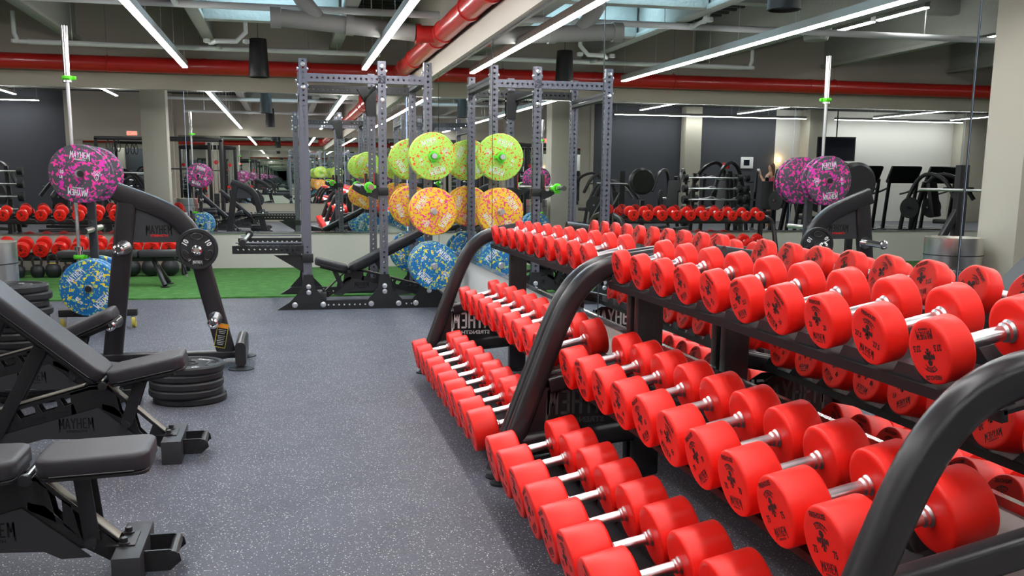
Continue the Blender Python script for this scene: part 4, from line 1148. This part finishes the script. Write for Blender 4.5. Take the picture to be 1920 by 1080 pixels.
def bar_rack(x, y, rz, label, curved):
    t = thing('barbell_rack', label, 'barbell rack', (x, y, 0), rz)
    tubes('upright', [[(-.42, 0, 0), (-.36, 0, 1.42)], [(.42, 0, 0), (.36, 0, 1.42)]], t)
    tubes('foot_beam', [[(-.42, -.35, .04), (-.42, .35, .04)], [(.42, -.35, .04), (.42, .35, .04)]], t)
    nm = 'curled silver barbell' if curved else 'straight silver barbell'
    for i in range(5):
        z = .45 + i * .22
        for s1 in (-1, 1): MB().box((s1 * .39, -.08, z - .03), (.05, .12, .03), bev=.005).build('hook', BLACK, t)
        b = thing('fixed_barbell', '%s, %s from the bottom of the %s rack' % (nm, ORD[i], 'curl bar' if curved else 'straight bar'), 'barbell', (x, y, 0), rz, 'fixed barbells on the ' + ('curl bar' if curved else 'straight bar') + ' rack')
        pts = [(-.62, -.1, z), (.62, -.1, z)] if not curved else [(-.62, -.1, z), (-.36, -.1, z), (-.2, -.1, z + .05), (-.07, -.1, z - .04), (.07, -.1, z + .0), (.2, -.1, z - .04), (.36, -.1, z + .03), (.62, -.1, z)]
        MB().tube(smooth(pts, 1) if curved else pts, .015, 10).build('bar', HANDLE, b)
        R = .07 + .008 * (4 - i)
        for s1 in (-1, 1): MB().lathe([(0, -.05), (R - .01, -.05), (R, -.04), (R, .04), (R - .01, .05), (0, .05)], Matrix.Translation((s1 * .6, -.1, z)) @ Matrix.Rotation(PI / 2, 4, 'Y'), 24).build('head', RUBBER, b)
    return t
bar_rack(-5.15, 9.2, PI, 'black rack of fixed straight barbells left of the plate tree', False)
bar_rack(-5.9, 8.0, PI, 'black rack of curl barbells beside the straight barbell rack', True)

def lever_machine(x, y, rz, label, h=1.75, red=True):
    t = thing('lever_machine', label, 'exercise machine', (x, y, 0), rz, None)
    for s1 in (-1, 1):
        MB().sweep([(-.75, s1 * .3, .04), (.75, s1 * .3, .04)], rrect(.07, .07, .012), (0, 1, 0)).build('floor_beam', BLACK2, t)
        MB().sweep(smooth([(-.6, s1 * .28, .05), (-.5, s1 * .26, h * .6), (-.2, s1 * .22, h), (.35, s1 * .3, h * .92), (.65, s1 * .36, h * .62)], 2), rrect(.07, .07, .012), (0, 1, 0)).build('lever_arm', BLACK2, t)
        MB().cyl((.5, s1 * .4, h * .78), (.5, s1 * .58, h * .78), .016).build('grip', SPK, t)
        MB().lathe([(0, -.02), (.215, -.02), (.22, -.01), (.22, .01), (.215, .02), (0, .02)], Matrix.Translation((-.3, s1 * .42, h * .5)) @ Matrix.Rotation(PI / 2, 4, 'X'), 28).build('loaded_plate', RUBBER, t)
        MB().cyl((-.3, s1 * .26, h * .5), (-.3, s1 * .5, h * .5), .025).build('plate_peg', CHROME, t)
    MB().sweep([(-.55, 0, .05), (-.25, 0, h * .86)], rrect(.09, .07, .012), (0, 1, 0)).build('mast', BLACK2, t)
    MB().box((.28, 0, .48), (.42, .32, .09), bev=.03).build('seat_pad', VINYL, t)
    q = MB(); q.box((0, 0, 0), (.09, .3, .72), bev=.03); o = q.build('back_pad', VINYL, t); o.location = (-.02, 0, .92); o.rotation_euler = (0, -.22, 0)
    if red:
        q = MB(); q.box((-.1, 0, h * .93), (.05, .2, .14), bev=.02); q.build('red_panel', REDP, t)
    return t
for i, (x, y, rz, h) in enumerate(((-4.6, 4.4, 2.6, 1.3), (-6.7, 6.4, .4, 1.75), (-7.6, 9.6, 2.9, 1.75), (-8.6, 5.0, 1.2, 1.6), (-4.9, 2.3, .3, 1.5), (-9.9, 9.9, 2.0, 1.5), (-7.9, 7.9, 1.9, 1.7), (-6.6, 3.6, .9, 1.6), (-12.9, 9.6, .2, 1.5))):
    lever_machine(x, y, rz, 'black lever machine seen in the mirrors, %s' % ('behind the near benches', 'tallest, beside the curl bar rack', 'left of the barbell racks', 'beyond the pillar', 'by the cable trainer', 'toward the far left', 'in the middle of the machines', 'near the dark rear wall', 'farthest left')[i], h, i in (1, 2))
def treadmill(x, y, rz, where):
    t = thing('treadmill', 'black treadmill seen in the mirrors, %s' % where, 'treadmill', (x, y, 0), rz, 'treadmills')
    MB().box((0, 0, .14), (1.8, .8, .16), bev=.03).build('deck', BLACK2, t)
    MB().box((-.05, 0, .224), (1.5, .5, .01)).build('belt', RUBBER, t)
    for s1 in (-1, 1):
        MB().sweep([(.7, s1 * .36, .15), (.85, s1 * .36, 1.35)], rrect(.07, .06, .012), (0, 1, 0)).build('upright', BLACK2, t)
        MB().tube(smooth([(.82, s1 * .36, 1.15), (.5, s1 * .38, 1.05), (.2, s1 * .38, 1.0)], 1), .022, 10).build('hand_rail', SPK, t)
    o = MB().box((0, 0, 0), (.08, .78, .42), bev=.03).build('console', SPK, t); o.location = (.85, 0, 1.45); o.rotation_euler = (0, .5, 0)
for i, (x, y) in enumerate(((-9.6, 6.9), (-10.6, 6.9), (-11.6, 6.9))):
    treadmill(x, y, PI / 2, ('nearest the pillar', 'middle one', 'farthest from the pillar')[i])
t = thing('power_tower', 'tall black bar stand with red-handled bar, left of the pillar', 'exercise machine', (-3.35, 7.95, 0))
tubes('upright', [[(0, 0, 0), (0, 0, 1.45)], [(0, .9, 0), (0, .9, 1.45)]], t, .11, .09)
tubes('brace', [[(.02, 0, 1.0), (.55, 0, .05)], [(.02, .9, 1.0), (.55, .9, .05)]], t)
tubes('floor_beam', [[(-.1, 0, .04), (.6, 0, .04)], [(-.1, .9, .04), (.6, .9, .04)]], t)
MB().cyl((.08, -.5, 1.2), (.08, 1.45, 1.2), .0145).build('bar', HANDLE, t)
t = thing('round_punch_target', 'big round black padded disc on a stand, left of the plate tree', 'target', (-3.17, 10.5, 0))
MB().lathe([(0, -.08), (.21, -.08), (.25, -.04), (.25, .04), (.21, .08), (0, .08)], Matrix.Translation((0, 0, 1.25)) @ Matrix.Rotation(PI / 2, 4, 'X'), 40).build('disc', SPK, t)
MB().box((0, .05, .45), (.08, .06, .9), bev=.01).build('post', BLACK, t); MB().box((0, 0, .02), (.5, .5, .04), bev=.01).build('base', BLACK, t)

# wall things on the far rear wall
t = thing('television', 'black television hanging from the ceiling behind the camera', 'television', (-12.9, .9, 2.25)); t.rotation_euler = (0, 0, -.25)
MB().box((0, 0, 0), (1.15, .06, .72), bev=.012).build('bezel', SPK, t); MB().box((0, .032, 0), (1.08, .004, .65)).build('screen', SCREEN, t)
MB().cyl((0, -.02, .3), (0, -.02, ZC - 2.25), .02).build('ceiling_pole', SPK, t)
t = thing('thermostat_panel', 'small white control panel on the dark rear wall', 'control panel', (-11.0, YR + .02, 1.85))
MB().box((0, 0, 0), (.42, .04, .36), bev=.01).build('housing', WPRINT, t); MB().box((.02, .022, .0), (.2, .004, .18)).build('display', SCREEN, t)
t = thing('wall_lamp', 'small warm glowing wall lamp on the rear wall', 'lamp', (-12.05, YR + .10, 1.95))
MB().lathe([(0, -.07), (.045, -.055), (.07, 0), (.045, .055), (0, .07)], n=20).build('bulb', BULB, t); MB().box((0, -.07, 0), (.08, .06, .08), bev=.01).build('mount', SPK, t)
# ------------------------------------------------------------------ person seen far off in the mirrors, back turned, pink top
def skin_fig(name, pts, edges, rad, m, parent, sub=2):
    me = bpy.data.meshes.new(name); me.from_pydata(pts, edges, []); o = bpy.data.objects.new(name, me); COL.objects.link(o); o.parent = parent
    sk = o.modifiers.new('Skin', 'SKIN'); sk.use_smooth_shade = True
    for i, r in enumerate(rad): me.skin_vertices[0].data[i].radius = (r, r) if not isinstance(r, tuple) else r
    me.skin_vertices[0].data[0].use_root = True
    s2 = o.modifiers.new('Sub', 'SUBSURF'); s2.levels = sub; s2.render_levels = sub
    me.materials.append(m); return o
t = thing('person', 'person in a pink sleeveless top with arms raised, seen from behind in the mirrors', 'person', (-9.4, 3.6, 0), .5)
pts = [(0, 0, .95), (0, 0, 1.12), (0, 0, 1.32), (0, 0, 1.45), (0, 0, 1.52), (0, -.01, 1.62), (0, -.01, 1.72),
       (.1, 0, .88), (.11, .01, .48), (.12, .03, .09), (.12, -.10, .035), (-.1, 0, .88), (-.11, .01, .48), (-.12, .03, .09), (-.12, -.10, .035),
       (.17, 0, 1.41), (.30, .02, 1.22), (.30, -.12, 1.42), (.29, -.15, 1.50), (-.17, 0, 1.41), (-.30, .02, 1.22), (-.30, -.12, 1.42), (-.29, -.15, 1.50)]
ed = [(0, 1), (1, 2), (2, 3), (3, 4), (4, 5), (5, 6), (0, 7), (7, 8), (8, 9), (9, 10), (0, 11), (11, 12), (12, 13), (13, 14), (3, 15), (15, 16), (16, 17), (17, 18), (3, 19), (19, 20), (20, 21), (21, 22)]
rad = [(.15, .11), (.12, .09), (.14, .10), (.10, .08), .05, (.075, .09), (.06, .07), .085, .058, .038, .035, .085, .058, .038, .035, .052, .04, .03, .028, .052, .04, .03, .028]
# fingers
for s1, b in ((1, 18), (-1, 22)):
    for k, (dx, L) in enumerate(((-.022, .07), (-.007, .08), (.008, .075), (.022, .06), (.036, .045))):
        i = len(pts); x0, y0, z0 = pts[b]
        pts += [(x0 + dx * s1, y0 - .005, z0 + .03), (x0 + dx * s1, y0 - .02, z0 + .03 + L * .55), (x0 + dx * s1, y0 - .045, z0 + .03 + L)] if k < 4 else [(x0 + .03 * s1, y0, z0), (x0 + .05 * s1, y0 - .01, z0 + .03), (x0 + .052 * s1, y0 - .02, z0 + .055)]
        ed += [(b, i), (i, i + 1), (i + 1, i + 2)]; rad += [.011, .009, .008]
skin_fig('body', pts, ed, rad, SKIN, t)
skin_fig('pink_top', [(0, 0, 1.02), (0, 0, 1.14), (0, 0, 1.32), (0, 0, 1.42)], [(0, 1), (1, 2), (2, 3)], [(.165, .125), (.14, .11), (.16, .12), (.13, .10)], PINKC, t)
skin_fig('shorts', [(0, 0, 1.0), (0, 0, .92), (.1, 0, .84), (.11, 0, .66), (-.1, 0, .84), (-.11, 0, .66)], [(0, 1), (1, 2), (2, 3), (1, 4), (4, 5)], [(.16, .12), (.17, .13), .105, .09, .105, .09], SPK, t)
skin_fig('hair', [(0, .0, 1.74), (0, .05, 1.68), (0, .09, 1.55), (0, .09, 1.42)], [(0, 1), (1, 2), (2, 3)], [(.075, .085), (.075, .06), .035, .02], HAIR, t)
